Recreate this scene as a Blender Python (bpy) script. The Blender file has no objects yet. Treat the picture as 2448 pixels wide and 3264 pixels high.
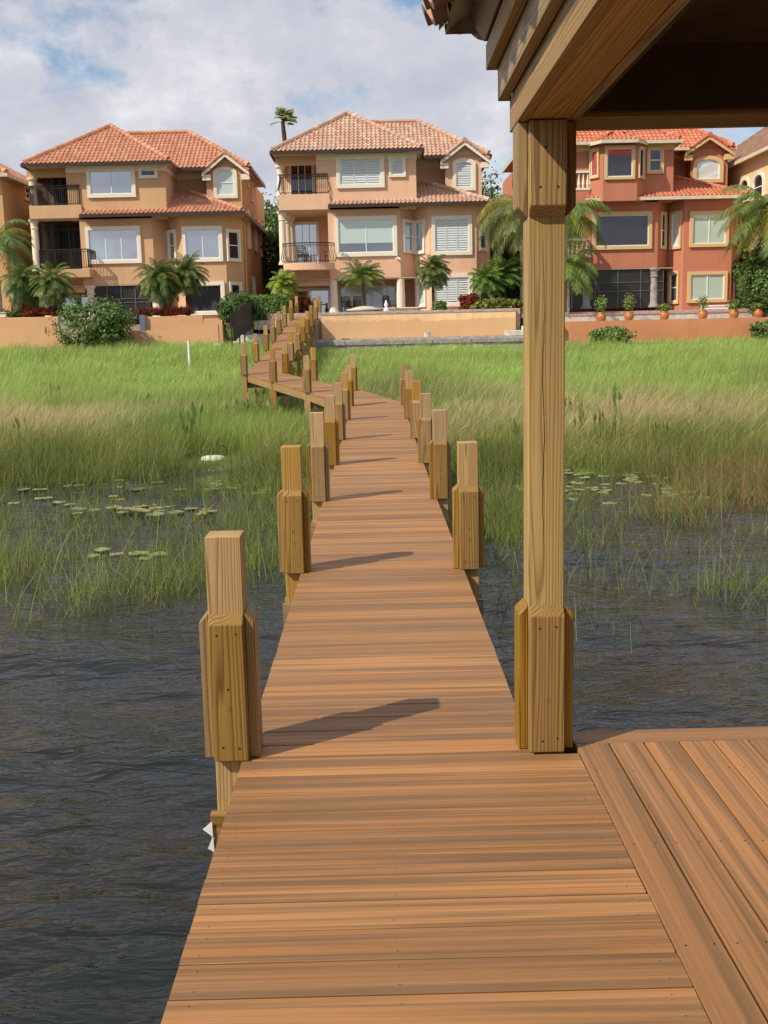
import bpy, math, random
import numpy as np
from mathutils import Vector
R_ = math.radians
random.seed(7); rng = np.random.default_rng(11)
S = bpy.context.scene; COL = S.collection

# ------------------------------------------------------------------ camera, sky, sun, exposure
FOC = 3445.7; EYE = np.array([0, 0, 2.6634]); PIT, YAW, ROL = .1618, .0046, -.0227
cy, sy, cp, sp = math.cos(YAW), math.sin(YAW), math.cos(PIT), math.sin(PIT)
FW = np.array([sy*cp, cy*cp, -sp]); RT = np.array([cy, -sy, 0.]); UP = np.cross(RT, FW)
c_, s_ = math.cos(ROL), math.sin(ROL); RT, UP = c_*RT+s_*UP, -s_*RT+c_*UP
cam = bpy.data.cameras.new('camera'); co = bpy.data.objects.new('camera', cam); COL.objects.link(co)
from mathutils import Matrix
co.matrix_world = Matrix(((RT[0], UP[0], -FW[0], EYE[0]), (RT[1], UP[1], -FW[1], EYE[1]), (RT[2], UP[2], -FW[2], EYE[2]), (0, 0, 0, 1)))
cam.sensor_fit = 'VERTICAL'; cam.sensor_height = 24; cam.lens = 24*FOC/3264; cam.clip_end = 2000; cam.clip_start = .05
S.camera = co
SUN = Vector((-.80, -.53, .905)).normalized()
EL = math.asin(SUN.z); AZ = math.atan2(SUN.x, SUN.y)
W = bpy.data.worlds.new('World'); S.world = W; W.use_nodes = True
nt = W.node_tree; nt.nodes.clear(); N = nt.nodes.new; Lk = nt.links.new
out = N('ShaderNodeOutputWorld'); mixs = N('ShaderNodeMixShader'); b1 = N('ShaderNodeBackground'); b2 = N('ShaderNodeBackground')
sky = N('ShaderNodeTexSky'); sky.sky_type = 'NISHITA'; sky.sun_disc = False; sky.sun_elevation = EL; sky.sun_rotation = AZ % (2*math.pi)
b1.inputs[1].default_value = .13; Lk(sky.outputs[0], b1.inputs[0])
tc = N('ShaderNodeTexCoord'); sx = N('ShaderNodeSeparateXYZ'); Lk(tc.outputs['Generated'], sx.inputs[0])
def wm(op, a, b):
    m = N('ShaderNodeMath'); m.operation = op
    for i, v in enumerate((a, b)):
        if hasattr(v, 'links'): Lk(v, m.inputs[i])
        elif v is not None: m.inputs[i].default_value = v
    return m.outputs[0]
zz = wm('ADD', wm('MAXIMUM', sx.outputs[2], 0.), .55)
cx_ = wm('DIVIDE', sx.outputs[0], zz); cyy = wm('DIVIDE', sx.outputs[1], zz)
cv = N('ShaderNodeCombineXYZ'); Lk(cx_, cv.inputs[0]); Lk(cyy, cv.inputs[1])
def wnoise(scale, det, off, rough=.55, dist=.0):
    mp = N('ShaderNodeMapping'); mp.inputs['Location'].default_value = off; Lk(cv.outputs[0], mp.inputs[0])
    n = N('ShaderNodeTexNoise'); n.inputs['Scale'].default_value = scale; n.inputs['Detail'].default_value = det
    n.inputs['Roughness'].default_value = rough; n.inputs['Distortion'].default_value = dist
    Lk(mp.outputs[0], n.inputs['Vector']); return n.outputs[0]
n1 = wnoise(5.2, 9, (3.1, 1.7, 0), .6, .1); n2 = wnoise(8.5, 9, (7.3, 2.2, 0), .6, .1)
rp = N('ShaderNodeValToRGB'); Lk(n1, rp.inputs[0]); e = rp.color_ramp.elements
e[0].position = .36; e[0].color = (0.0, 0, 0, 1); e[1].position = .47; e[1].color = (1, 1, 1, 1)
rc = N('ShaderNodeValToRGB'); Lk(n2, rc.inputs[0]); e = rc.color_ramp.elements
e[0].position = .30; e[0].color = (.50, .52, .605, 1); e[1].position = .68; e[1].color = (.78, .78, .82, 1)
m_ = e = rc.color_ramp.elements.new(.5); e.color = (.60, .61, .675, 1)
Lk(rc.outputs[0], b2.inputs[0]); b2.inputs[1].default_value = 1.0
Lk(rp.outputs[0], mixs.inputs[0]); Lk(b1.outputs[0], mixs.inputs[1]); Lk(b2.outputs[0], mixs.inputs[2]); Lk(mixs.outputs[0], out.inputs[0])
sl = bpy.data.lights.new('sun', 'SUN'); sl.energy = 4.5; sl.angle = R_(.6); sl.color = (1, .895, .725)
so = bpy.data.objects.new('sun', sl); COL.objects.link(so); so.rotation_euler = (-SUN).to_track_quat('-Z', 'Y').to_euler()
S.view_settings.view_transform = 'Standard'; S.view_settings.look = 'None'; S.view_settings.exposure = 0.08; S.view_settings.gamma = 1
try:
    S.cycles.max_bounces = 6; S.cycles.transparent_max_bounces = 8; S.cycles.sample_clamp_indirect = 4
except Exception: pass

# ------------------------------------------------------------------ photo pixel -> world, on a plane at a real distance
def ray(x, y): return FW + RT*(x-1224)/FOC + UP*(1632-y)/FOC
def atY(x, y, Y): d = ray(x, y); return EYE + d*(Y/d[1])
def atZ(x, y, Z): d = ray(x, y); return EYE + d*((Z-EYE[2])/d[2])
def C1(x, y): return (x/1.929, 350+y/1.929)
def C2(x, y): return (800+x/1.929, 330+y/1.929)
def C3(x, y): return (1500+x/1.75, 330+y/1.75)
def DP(x, y): return (x*1.4756, y*1.4756)

# ------------------------------------------------------------------ materials
MATS = {}
class NB:
    def __init__(s, name):
        s.m = bpy.data.materials.new(name); s.m.use_nodes = True; s.t = s.m.node_tree; s.t.nodes.clear()
        s.out = s.n('ShaderNodeOutputMaterial'); MATS[name] = s.m
    def n(s, t, **k):
        x = s.t.nodes.new(t)
        for a, v in k.items():
            if a[0].isupper() or ' ' in a: x.inputs[a.replace('_', ' ')].default_value = v
            else: setattr(x, a, v)
        return x
    def l(s, a, b): s.t.links.new(a, b)
    def math(s, op, a, b=None, c=None):
        m = s.n('ShaderNodeMath', operation=op)
        for i, v in enumerate((a, b, c)):
            if v is None: continue
            if isinstance(v, (int, float)): m.inputs[i].default_value = v
            else: s.l(v, m.inputs[i])
        return m.outputs[0]
    def noise(s, vec, scale, det=4, rough=.5, dist=0):
        x = s.n('ShaderNodeTexNoise'); x.inputs['Scale'].default_value = scale; x.inputs['Detail'].default_value = det
        x.inputs['Roughness'].default_value = rough; x.inputs['Distortion'].default_value = dist; s.l(vec, x.inputs['Vector']); return x.outputs[0]
    def ramp(s, fac, stops):
        r = s.n('ShaderNodeValToRGB'); s.l(fac, r.inputs[0]); el = r.color_ramp.elements
        while len(el) < len(stops): el.new(.5)
        for e, (p, c) in zip(el, stops): e.position = p; e.color = (*c, 1)
        return r.outputs[0]
    def mix(s, fac, a, b, mode='MIX'):
        m = s.n('ShaderNodeMix', data_type='RGBA', blend_type=mode)
        for i, v in ((0, fac), (6, a), (7, b)):
            if isinstance(v, (int, float)): m.inputs[i].default_value = v
            elif isinstance(v, tuple): m.inputs[i].default_value = (*v, 1)
            else: s.l(v, m.inputs[i])
        return m.outputs[2]
    def mapping(s, vec, scale=(1, 1, 1), loc=(0, 0, 0)):
        m = s.n('ShaderNodeMapping'); m.inputs['Scale'].default_value = scale; m.inputs['Location'].default_value = loc; s.l(vec, m.inputs[0]); return m.outputs[0]
    def bsdf(s, col, rough=.6, spec=.5, bump=None, bs=.3, bd=.01, **k):
        p = s.n('ShaderNodeBsdfPrincipled')
        if isinstance(col, tuple): p.inputs['Base Color'].default_value = (*col, 1)
        else: s.l(col, p.inputs['Base Color'])
        if isinstance(rough, (int, float)): p.inputs['Roughness'].default_value = rough
        else: s.l(rough, p.inputs['Roughness'])
        p.inputs['Specular IOR Level'].default_value = spec
        for a, v in k.items(): p.inputs[a.replace('_', ' ')].default_value = v
        if bump is not None:
            b = s.n('ShaderNodeBump'); b.inputs['Strength'].default_value = bs; b.inputs['Distance'].default_value = bd
            s.l(bump, b.inputs['Height']); s.l(b.outputs[0], p.inputs['Normal'])
        s.l(p.outputs[0], s.out.inputs[0]); return p
def scl(c, k): return tuple(min(1, x*k) for x in c)
def plain(name, col, rough=.6, var=.12, scale=3., spec=.4, **k):
    b = NB(name); g = b.n('ShaderNodeNewGeometry').outputs['Position']
    f = b.noise(g, scale, 5, .6)
    c = b.ramp(f, [(.3, scl(col, 1-var)), (.7, scl(col, 1+var))]); b.bsdf(c, rough, spec, bump=b.noise(g, scale*8, 3), bs=.15, **k); return b.m
def stucco(name, col, stain=.12, foot=None):
    b = NB(name); g = b.n('ShaderNodeNewGeometry').outputs['Position']
    big = b.noise(g, .6, 4, .6); drip = b.noise(b.mapping(g, (2.2, 2.2, .25)), 1.2, 5, .65); fine = b.noise(g, 28, 4, .7)
    c = b.ramp(big, [(.3, scl(col, 1-stain*.7)), (.7, scl(col, 1+stain*.5))])
    c = b.mix(b.math('MULTIPLY', b.ramp(drip, [(.48, (0, 0, 0)), (.72, (1, 1, 1))]), stain*1.6), c, scl(col, .62))
    c = b.mix(.35, c, b.ramp(fine, [(.3, scl(col, .8)), (.7, scl(col, 1.18))]))
    if foot:   # damp stain with a ragged upper edge along the foot of the wall
        sz = b.n('ShaderNodeSeparateXYZ'); b.l(g, sz.inputs[0]); e_ = b.math('ADD', sz.outputs[2], b.math('MULTIPLY', b.math('SUBTRACT', b.noise(b.mapping(g, (1, 1, 2)), 1.4, 6, .7), .5), .9))
        c = b.mix(b.math('MULTIPLY', b.ramp(b.math('SUBTRACT', foot+.5, e_), [(.45, (0, 0, 0)), (.53, (1, 1, 1))]), .7), c, (.56, .36, .19))
    b.bsdf(c, .9, .2, bump=fine, bs=.5, bd=.02); return b.m
def wood(name, light, dark, axis, rough=.62, ring=26., knots=True, blotch=.35):
    b = NB(name); tcd = b.n('ShaderNodeTexCoord').outputs['Object']; rnd = b.n('ShaderNodeObjectInfo').outputs['Random']
    sc = [1, 1, 1]; sc[axis] = .055
    v = b.mapping(tcd, tuple(sc))
    off = b.n('ShaderNodeCombineXYZ'); r1 = b.math('MULTIPLY', rnd, 17.3)
    r2 = b.math('MULTIPLY', b.math('FRACT', b.math('MULTIPLY', rnd, 91.7)), .12)
    ax = [0, 1, 2]; ax.remove(axis)
    b.l(r1, off.inputs[axis]); b.l(b.math('ADD', r2, .02), off.inputs[ax[0]]); b.l(b.math('SUBTRACT', .05, r2), off.inputs[ax[1]])
    va = b.n('ShaderNodeVectorMath', operation='ADD'); b.l(v, va.inputs[0]); b.l(off.outputs[0], va.inputs[1]); vec = va.outputs[0]
    nz = b.n('ShaderNodeTexNoise'); nz.inputs['Scale'].default_value = 7; nz.inputs['Detail'].default_value = 2; b.l(vec, nz.inputs['Vector'])
    sb = b.n('ShaderNodeVectorMath', operation='SUBTRACT'); b.l(nz.outputs[1], sb.inputs[0]); sb.inputs[1].default_value = (.5, .5, .5)
    ms = b.n('ShaderNodeVectorMath', operation='SCALE'); b.l(sb.outputs[0], ms.inputs[0]); ms.inputs['Scale'].default_value = .11
    ad = b.n('ShaderNodeVectorMath', operation='ADD'); b.l(vec, ad.inputs[0]); b.l(ms.outputs[0], ad.inputs[1])
    fl = b.n('ShaderNodeVectorMath', operation='MULTIPLY'); b.l(ad.outputs[0], fl.inputs[0]); mm = [1, 1, 1]; mm[axis] = 0; fl.inputs[1].default_value = mm
    ln = b.n('ShaderNodeVectorMath', operation='LENGTH'); b.l(fl.outputs[0], ln.inputs[0])
    ph = b.math('FRACT', b.math('MULTIPLY', ln.outputs['Value'], ring*4.2))
    rg = b.ramp(ph, [(0, (0, 0, 0)), (.5, (.2, .2, .2)), (.84, (1, 1, 1)), (1., (.05, .05, .05))])
    fib = b.noise(b.mapping(tcd, tuple(3 if i == axis else 160 for i in range(3))), 1., 3, .6)
    blo = b.noise(vec, 9, 3, .5)
    c = b.mix(b.math('MULTIPLY', rg, .92), light, dark)
    c = b.mix(b.math('MULTIPLY', b.ramp(fib, [(.42, (0, 0, 0)), (.75, (1, 1, 1))]), .4), c, scl(dark, .9))
    c = b.mix(b.math('MULTIPLY', b.ramp(blo, [(.4, (0, 0, 0)), (.65, (1, 1, 1))]), blotch), c, scl(dark, 1.1))
    hv = b.n('ShaderNodeHueSaturation'); b.l(c, hv.inputs['Color']); b.l(b.math('ADD', .80, b.math('MULTIPLY', b.math('FRACT', b.math('MULTIPLY', rnd, 37.1)), .36)), hv.inputs['Value'])
    b.l(b.math('ADD', .80, b.math('MULTIPLY', b.math('FRACT', b.math('MULTIPLY', rnd, 53.3)), .35)), hv.inputs['Saturation'])
    c = hv.outputs[0]
    if knots:
        vo = b.n('ShaderNodeTexVoronoi'); vo.inputs['Scale'].default_value = 3.2; b.l(b.mapping(tcd, tuple(.8 if i == axis else 1.2 for i in range(3)), (3.1, 1.2, .7)), vo.inputs['Vector'])
        wb = b.n('ShaderNodeVectorMath', operation='ADD'); 
        kn = b.ramp(vo.outputs['Distance'], [(.035, (1, 1, 1)), (.075, (0, 0, 0))])
        c = b.mix(b.math('MULTIPLY', kn, .75), c, scl(dark, .45))
    h = b.math('ADD', b.math('MULTIPLY', rg, -.6), b.math('MULTIPLY', fib, .5))
    b.bsdf(c, rough, .35, bump=h, bs=.35, bd=.0015); return b.m
CORE = ((.54, .34, .125), (.24, .13, .036)); POLE = ((.55, .395, .175), (.25, .155, .06)); CLAD = ((.40, .245, .068), (.145, .068, .015)); DULL = ((.36, .235, .10), (.17, .09, .032))
wood('pine_pole_z', *POLE, 2, ring=23)
for k, a in (('x', 0), ('y', 1), ('z', 2)):
    wood('pine_core_'+k, *CORE, a, ring=24); wood('pine_clad_'+k, *CLAD, a, rough=.5, ring=22); wood('pine_dull_'+k, *DULL, a)
def decking(name, axis):
    b = NB(name); g = b.n('ShaderNodeNewGeometry').outputs['Position']; at = b.n('ShaderNodeAttribute', attribute_name='Col')
    sp_ = b.n('ShaderNodeSeparateColor'); b.l(at.outputs['Color'], sp_.inputs[0]); rnd, rnd2 = sp_.outputs[0], sp_.outputs[1]
    def st(a, w): return tuple(a if i == axis else w for i in range(3))
    of = b.n('ShaderNodeCombineXYZ'); b.l(b.math('MULTIPLY', rnd, 40.), of.inputs[axis]); b.l(b.math('MULTIPLY', rnd2, 9.), of.inputs[2])
    va = b.n('ShaderNodeVectorMath', operation='ADD'); b.l(g, va.inputs[0]); b.l(of.outputs[0], va.inputs[1]); v = va.outputs[0]
    s1 = b.noise(b.mapping(v, st(.35, 13)), 1., 3, .55, .6); s2 = b.noise(b.mapping(v, st(.35, 75)), 1., 2, .5, .25); s3 = b.noise(b.mapping(v, st(4, 260)), 1., 2, .6)
    base = b.ramp(rnd, [(0, (.35, .165, .07)), (.2, (.47, .225, .095)), (.4, (.22, .12, .07)), (.55, (.44, .21, .09)), (.72, (.50, .25, .115)), (.86, (.27, .14, .07)), (1., (.42, .195, .082))])
    c = b.mix(b.math('MULTIPLY', b.ramp(s1, [(.45, (0, 0, 0)), (.60, (1, 1, 1))]), .82), base, (.19, .108, .062))
    c = b.mix(b.math('MULTIPLY', b.ramp(s2, [(.53, (0, 0, 0)), (.62, (1, 1, 1))]), .48), c, (.14, .078, .045))
    c = b.mix(b.math('MULTIPLY', b.ramp(s2, [(.28, (1, 1, 1)), (.42, (0, 0, 0))]), .4), c, (.56, .31, .18))
    c = b.mix(b.math('MULTIPLY', b.ramp(s3, [(.62, (0, 0, 0)), (.75, (1, 1, 1))]), .3), c, (.62, .40, .27))
    wr = b.noise(g, 1.6, 5, .65); c = b.mix(b.math('MULTIPLY', b.ramp(wr, [(.45, (0, 0, 0)), (.75, (1, 1, 1))]), .25), c, (.33, .20, .125))
    c = b.mix(1., c, (.88, .85, .68), 'MULTIPLY'); b.bsdf(c, .58, .4, bump=s3, bs=.3, bd=.001); return b.m
decking('decking_across', 0); decking('decking_along', 1)
def tiles(name, cols, dirt):
    b = NB(name); g = b.n('ShaderNodeNewGeometry').outputs['Position']; at = b.n('ShaderNodeAttribute', attribute_name='Col')
    sp_ = b.n('ShaderNodeSeparateColor'); b.l(at.outputs['Color'], sp_.inputs[0])
    n = len(cols); c = b.ramp(sp_.outputs[0], [(i/(n-1), x) for i, x in enumerate(cols)])
    d = b.noise(g, 1.1, 5, .65); c = b.mix(b.math('MULTIPLY', b.ramp(d, [(.45, (0, 0, 0)), (.7, (1, 1, 1))]), .5), c, dirt)
    b.bsdf(c, .8, .25, bump=b.noise(g, 40, 3), bs=.2); return b.m
tiles('tile_orange', [(.50, .23, .145), (.55, .275, .175), (.45, .20, .125), (.59, .32, .21), (.50, .24, .155)], (.40, .19, .125))
tiles('tile_blend', [(.56, .40, .28), (.46, .225, .16), (.60, .46, .34), (.43, .27, .20), (.56, .32, .22), (.40, .33, .27), (.52, .285, .20)], (.40, .26, .19))
tiles('tile_red', [(.52, .17, .095), (.57, .22, .13), (.46, .14, .08), (.60, .26, .17)], (.38, .12, .07))
tiles('tile_brown', [(.26, .15, .11), (.33, .19, .14), (.22, .13, .10), (.36, .21, .15)], (.15, .10, .08))
stucco('stucco_tan', (.61, .385, .22), .2); stucco('stucco_peach', (.75, .48, .325), .2); stucco('stucco_terracotta', (.51, .205, .13), .2); stucco('stucco_pale', (.72, .55, .33)); stucco('stucco_gold', (.60, .37, .18))
stucco('wall_tan', (.68, .41, .22), .14); stucco('wall_peach', (.84, .56, .32), .38, 3.38); stucco('wall_terracotta', (.62, .27, .14), .3)
stucco('cream', (.78, .70, .57), .06); stucco('trim_cream', (.80, .74, .64), .04); stucco('trim_yellow', (.66, .47, .25), .05)
plain('gutter_brown', (.055, .03, .022), .4); plain('gutter_cream', (.62, .55, .42), .5); plain('soffit', (.52, .42, .32), .8)
plain('white', (.80, .80, .78), .4, .03); plain('iron', (.018, .017, .018), .45); plain('dark', (.012, .011, .011), .7)
plain('screen', (.030, .028, .028), .35); plain('shutter', (.60, .66, .66), .5, .05); plain('terracotta_pot', (.45, .17, .05), .35, .25, 12)
plain('concrete', (.36, .35, .32), .9, .35, 3); plain('rock_cap', (.30, .29, .26), .9, .35, 9); plain('stone_light', (.55, .52, .46), .9, .3, 5)
plain('paver_pink', (.46, .33, .29), .9, .3, 7); plain('blue_tile', (.14, .19, .26), .4, .3, 20); plain('metal', (.35, .33, .33), .35, .1, spec=.7)
plain('bark', (.15, .10, .07), .95, .45, 14); plain('bark_pale', (.42, .38, .32), .95, .35, 8); plain('trunk_dark', (.09, .055, .035), .95, .5, 18)
plain('float_white', (.55, .57, .46), .5, .12, 12); plain('interior', (.10, .075, .06), .9); plain('curtain', (.55, .10, .09), .8, .25, 10)
plain('drip_metal', (.13, .085, .09), .35, .1); plain('shade_toned_wood', (.045, .028, .016), .8, .35, 3); plain('tile_mortar', (.25, .185, .16), .9, .35, 9); plain('paper', (.8, .8, .8), .6, .05)  # pavilion interior wood is near black, the roof's shade put into its colour
plain('cable', (.02, .02, .02), .5); plain('bird', (.03, .025, .02), .8)
def glassm(name, base, amt, rough=.03):
    b = NB(name); g = b.n('ShaderNodeNewGeometry').outputs['Position']
    d = b.n('ShaderNodeBsdfDiffuse'); d.inputs[0].default_value = (*base, 1); gl = b.n('ShaderNodeBsdfGlossy'); gl.inputs['Roughness'].default_value = rough
    gl.inputs['Color'].default_value = (.86, .93, 1, 1)
    bp = b.n('ShaderNodeBump'); bp.inputs['Strength'].default_value = .05; bp.inputs['Distance'].default_value = .05; b.l(b.noise(g, .8, 1), bp.inputs['Height']); b.l(bp.outputs[0], gl.inputs['Normal'])
    m = b.n('ShaderNodeMixShader'); m.inputs[0].default_value = amt; b.l(d.outputs[0], m.inputs[1]); b.l(gl.outputs[0], m.inputs[2]); b.l(m.outputs[0], b.out.inputs[0])
glassm('glass', (.12, .13, .14), .5); glassm('glass_dark', (.02, .02, .025), .09); glassm('glass_blind', (.50, .62, .58), .16); glassm('glass_white', (.72, .75, .78), .25); glassm('glass_mid', (.05, .05, .055), .3)
def leaf(name, trans=.3, rough=.5, spec=.4, tint=(1, 1, 1)):
    b = NB(name); at = b.n('ShaderNodeAttribute', attribute_name='Col'); c = b.mix(1., at.outputs['Color'], tint, 'MULTIPLY')
    p = b.n('ShaderNodeBsdfPrincipled'); b.l(c, p.inputs['Base Color']); p.inputs['Roughness'].default_value = rough; p.inputs['Specular IOR Level'].default_value = spec
    t = b.n('ShaderNodeBsdfTranslucent'); b.l(c, t.inputs[0]); m = b.n('ShaderNodeMixShader'); m.inputs[0].default_value = trans
    b.l(p.outputs[0], m.inputs[1]); b.l(t.outputs[0], m.inputs[2]); b.l(m.outputs[0], b.out.inputs[0])
leaf('leaf'); leaf('grass_blade', .45, .55, .3); leaf('palm_leaf', .3, .42, .35, (1.15, 1.06, .78)); leaf('pad_leaf', .05, .35, .5)

# water: tannin-brown body under a rippled dielectric surface
b = NB('water'); g = b.n('ShaderNodeNewGeometry').outputs['Position']
w1 = b.noise(b.mapping(g, (1.1, 3.0, 1)), 1.9, 3, .5, .5); w2 = b.noise(b.mapping(g, (1.3, 3.4, 1)), 6, 2, .5, .5); pt = b.noise(g, .5, 3)
hh = b.math('ADD', w1, b.math('MULTIPLY', w2, .20))
cc = b.ramp(pt, [(.35, (.005, .009, .009)), (.52, (.008, .010, .007)), (.62, (.015, .011, .005)), (.70, (.014, .024, .011))])
p = b.bsdf(cc, .03, .5, bump=hh, bs=1., bd=.042); p.inputs['IOR'].default_value = 1.37
# ground
b = NB('ground'); g = b.n('ShaderNodeNewGeometry').outputs['Position']
f = b.noise(g, 1.3, 6, .65); c = b.ramp(f, [(.3, (.05, .06, .02)), (.5, (.09, .13, .03)), (.7, (.13, .12, .055))]); b.bsdf(c, .95, .1, bump=b.noise(g, 15, 4), bs=.6, bd=.05)

# ------------------------------------------------------------------ mesh helpers
class MB:
    def __init__(s): s.v = []; s.f = []; s.c = []; s.mi = []; s.usec = False
    def face(s, idx, col=None, mi=0): s.f.append(tuple(idx)); s.c.append(col or (1, 1, 1)); s.mi.append(mi); s.usec = s.usec or col is not None
    def add(s, pts): n = len(s.v); s.v.extend(tuple(float(t) for t in p) for p in pts); return n
    def poly(s, pts, col=None, mi=0): n = s.add(pts); s.face(range(n, n+len(pts)), col, mi)
    def hexa(s, p, col=None, mi=0):   # p: 8 points, bottom 4 ccw then top 4
        n = s.add(p)
        for q in ((3, 2, 1, 0), (4, 5, 6, 7), (0, 1, 5, 4), (1, 2, 6, 5), (2, 3, 7, 6), (3, 0, 4, 7)): s.face([n+i for i in q], col, mi)
    def box(s, x0, x1, y0, y1, z0, z1, col=None, mi=0):
        s.hexa([(x0, y0, z0), (x1, y0, z0), (x1, y1, z0), (x0, y1, z0), (x0, y0, z1), (x1, y0, z1), (x1, y1, z1), (x0, y1, z1)], col, mi)
    def prism(s, poly, z0, z1, col=None, caps=True):
        k = len(poly); n = s.add([(x, y, z0) for x, y in poly]+[(x, y, z1) for x, y in poly])
        for i in range(k): j = (i+1) % k; s.face((n+i, n+j, n+k+j, n+k+i), col)
        if caps: s.face([n+k+i for i in range(k)], col); s.face([n+i for i in reversed(range(k))], col)
    def loft(s, rings, closed=True, cap=True, col=None):
        k = len(rings[0]); n = s.add([p for r in rings for p in r])
        for a in range(len(rings)-1):
            for i in range(k if closed else k-1):
                j = (i+1) % k; s.face((n+a*k+i, n+a*k+j, n+(a+1)*k+j, n+(a+1)*k+i), col)
        if cap: s.face([n+i for i in reversed(range(k))], col); s.face([n+(len(rings)-1)*k+i for i in range(k)], col)
    def lathe(s, prof, x, y, z, k=16, col=None):
        s.loft([[(x+r*math.cos(2*math.pi*i/k), y+r*math.sin(2*math.pi*i/k), z+h) for i in range(k)] for r, h in prof], col=col)
    def tube(s, pts, r, k=6, col=None):
        P = [Vector(p) for p in pts]; rr = r if isinstance(r, (list, tuple)) else [r]*len(P); rings = []
        for i, p in enumerate(P):
            d = (P[min(i+1, len(P)-1)]-P[max(i-1, 0)]).normalized(); a = d.orthogonal() if abs(d.z) > .95 else d.cross(Vector((0, 0, 1))); a.normalize(); b_ = d.cross(a)
            rings.append([p+(a*math.cos(2*math.pi*q/k)+b_*math.sin(2*math.pi*q/k))*rr[i] for q in range(k)])
        s.loft(rings, col=col)
    def bar(s, p, q, w, h=None, col=None):
        p, q = Vector(p), Vector(q); h = h or w; d = (q-p).normalized(); a = d.cross(Vector((0, 0, 1)))
        a = Vector((1, 0, 0)) if a.length < 1e-3 else a.normalized(); c = a.cross(d)
        o = [(-1, -1), (1, -1), (1, 1), (-1, 1)]
        s.hexa([p+a*w/2*i+c*h/2*j for i, j in o]+[q+a*w/2*i+c*h/2*j for i, j in o], col)
    def build(s, name, mat, parent=None, smooth=False, loc=None, mats=None):
        me = bpy.data.meshes.new(name); me.from_pydata(s.v, [], s.f)
        for m in ([mat] if mats is None else mats): me.materials.append(MATS[m])
        if any(s.mi): me.polygons.foreach_set('material_index', s.mi)
        if s.usec:
            a = me.color_attributes.new('Col', 'FLOAT_COLOR', 'CORNER'); arr = []
            for f, c in zip(s.f, s.c): arr.extend((*c, 1)*len(f))
            a.data.foreach_set('color', arr)
        if smooth: me.polygons.foreach_set('use_smooth', [True]*len(me.polygons))
        me.validate(); me.update()
        o = bpy.data.objects.new(name, me); COL.objects.link(o)
        if loc is not None: o.location = loc
        if parent is not None: o.parent = parent
        return o
def tag(o, label=None, cat=None, group=None, kind=None):
    for k, v in (('label', label), ('category', cat), ('group', group), ('kind', kind)):
        if v: o[k] = v
    return o
def empty(name, loc, label, cat, group=None):
    o = bpy.data.objects.new(name, None); COL.objects.link(o); o.location = loc; o.empty_display_size = .2; return tag(o, label, cat, group)
def bevel(o, w=.004, seg=1):
    m = o.modifiers.new('bevel', 'BEVEL'); m.width = w; m.segments = seg; m.limit_method = 'ANGLE'; return o
def numesh(name, V, F3, F4, cols, mat):   # numpy fast path; cols per vertex
    me = bpy.data.meshes.new(name); nv = len(V); me.vertices.add(nv); me.vertices.foreach_set('co', V.astype(np.float32).ravel())
    n3, n4 = len(F3), len(F4); loops = np.concatenate([F4.ravel(), F3.ravel()]).astype(np.int32) if n3 and n4 else (F4.ravel() if n4 else F3.ravel()).astype(np.int32)
    me.loops.add(len(loops)); me.loops.foreach_set('vertex_index', loops); me.polygons.add(n3+n4)
    st = np.concatenate([np.arange(n4)*4, n4*4+np.arange(n3)*3]).astype(np.int32); me.polygons.foreach_set('loop_start', st)
    me.polygons.foreach_set('loop_total', np.concatenate([np.full(n4, 4), np.full(n3, 3)]).astype(np.int32))
    me.update(calc_edges=True)
    if cols is not None:
        a = me.color_attributes.new('Col', 'FLOAT_COLOR', 'POINT'); a.data.foreach_set('color', np.c_[cols, np.ones(nv)].astype(np.float32).ravel())
    me.materials.append(MATS[mat]); me.validate(); o = bpy.data.objects.new(name, me); COL.objects.link(o); return o

# ------------------------------------------------------------------ ground and water
GY = np.array([-300, 0, 8, 17, 20.5, 23, 27, 32, 40, 46, 50, 53, 56, 60, 64, 800.]); GZ = np.array([-1.2, -1., -.7, -.25, -.02, .06, .2, .42, 1.02, 1.58, 1.86, 2.05, 2.5, 3.45, 3.6, 3.6])
def gz(x, y):
    y2 = y + 1.1*np.sin(x*.45+1.)+.5*np.sin(x*1.3) * 1.0
    return np.interp(np.where(y < 40, y2, y), GY, GZ) + np.where(x < -4, .39, 0)*np.clip((y-44)/5, 0, 1)*np.clip((54-y)/3, 0, 1) + np.where((y > 19) & (y < 47), .05*np.sin(x*1.7+y*.9)*np.sin(y*1.3), 0)
ys = np.unique(np.concatenate([[-300, -60, 0], np.arange(6, 60, .5), [62, 66, 80, 150, 400, 800]])); xs_ = np.unique(np.concatenate([[-800, -200, -60], np.arange(-36, 36.1, .6), [60, 200, 800]]))
XX, YY = np.meshgrid(xs_, ys); V = np.c_[XX.ravel(), YY.ravel(), gz(XX, YY).ravel()]; nx = len(xs_)
i, j = np.meshgrid(np.arange(nx-1), np.arange(len(ys)-1)); q = (j*nx+i).ravel(); F = np.c_[q, q+1, q+nx+1, q+nx]
o = numesh('ground', V, np.zeros((0, 3), int), F, None, 'ground'); tag(o, kind='structure', label='marshy bank rising from the lake to the garden walls')
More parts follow.
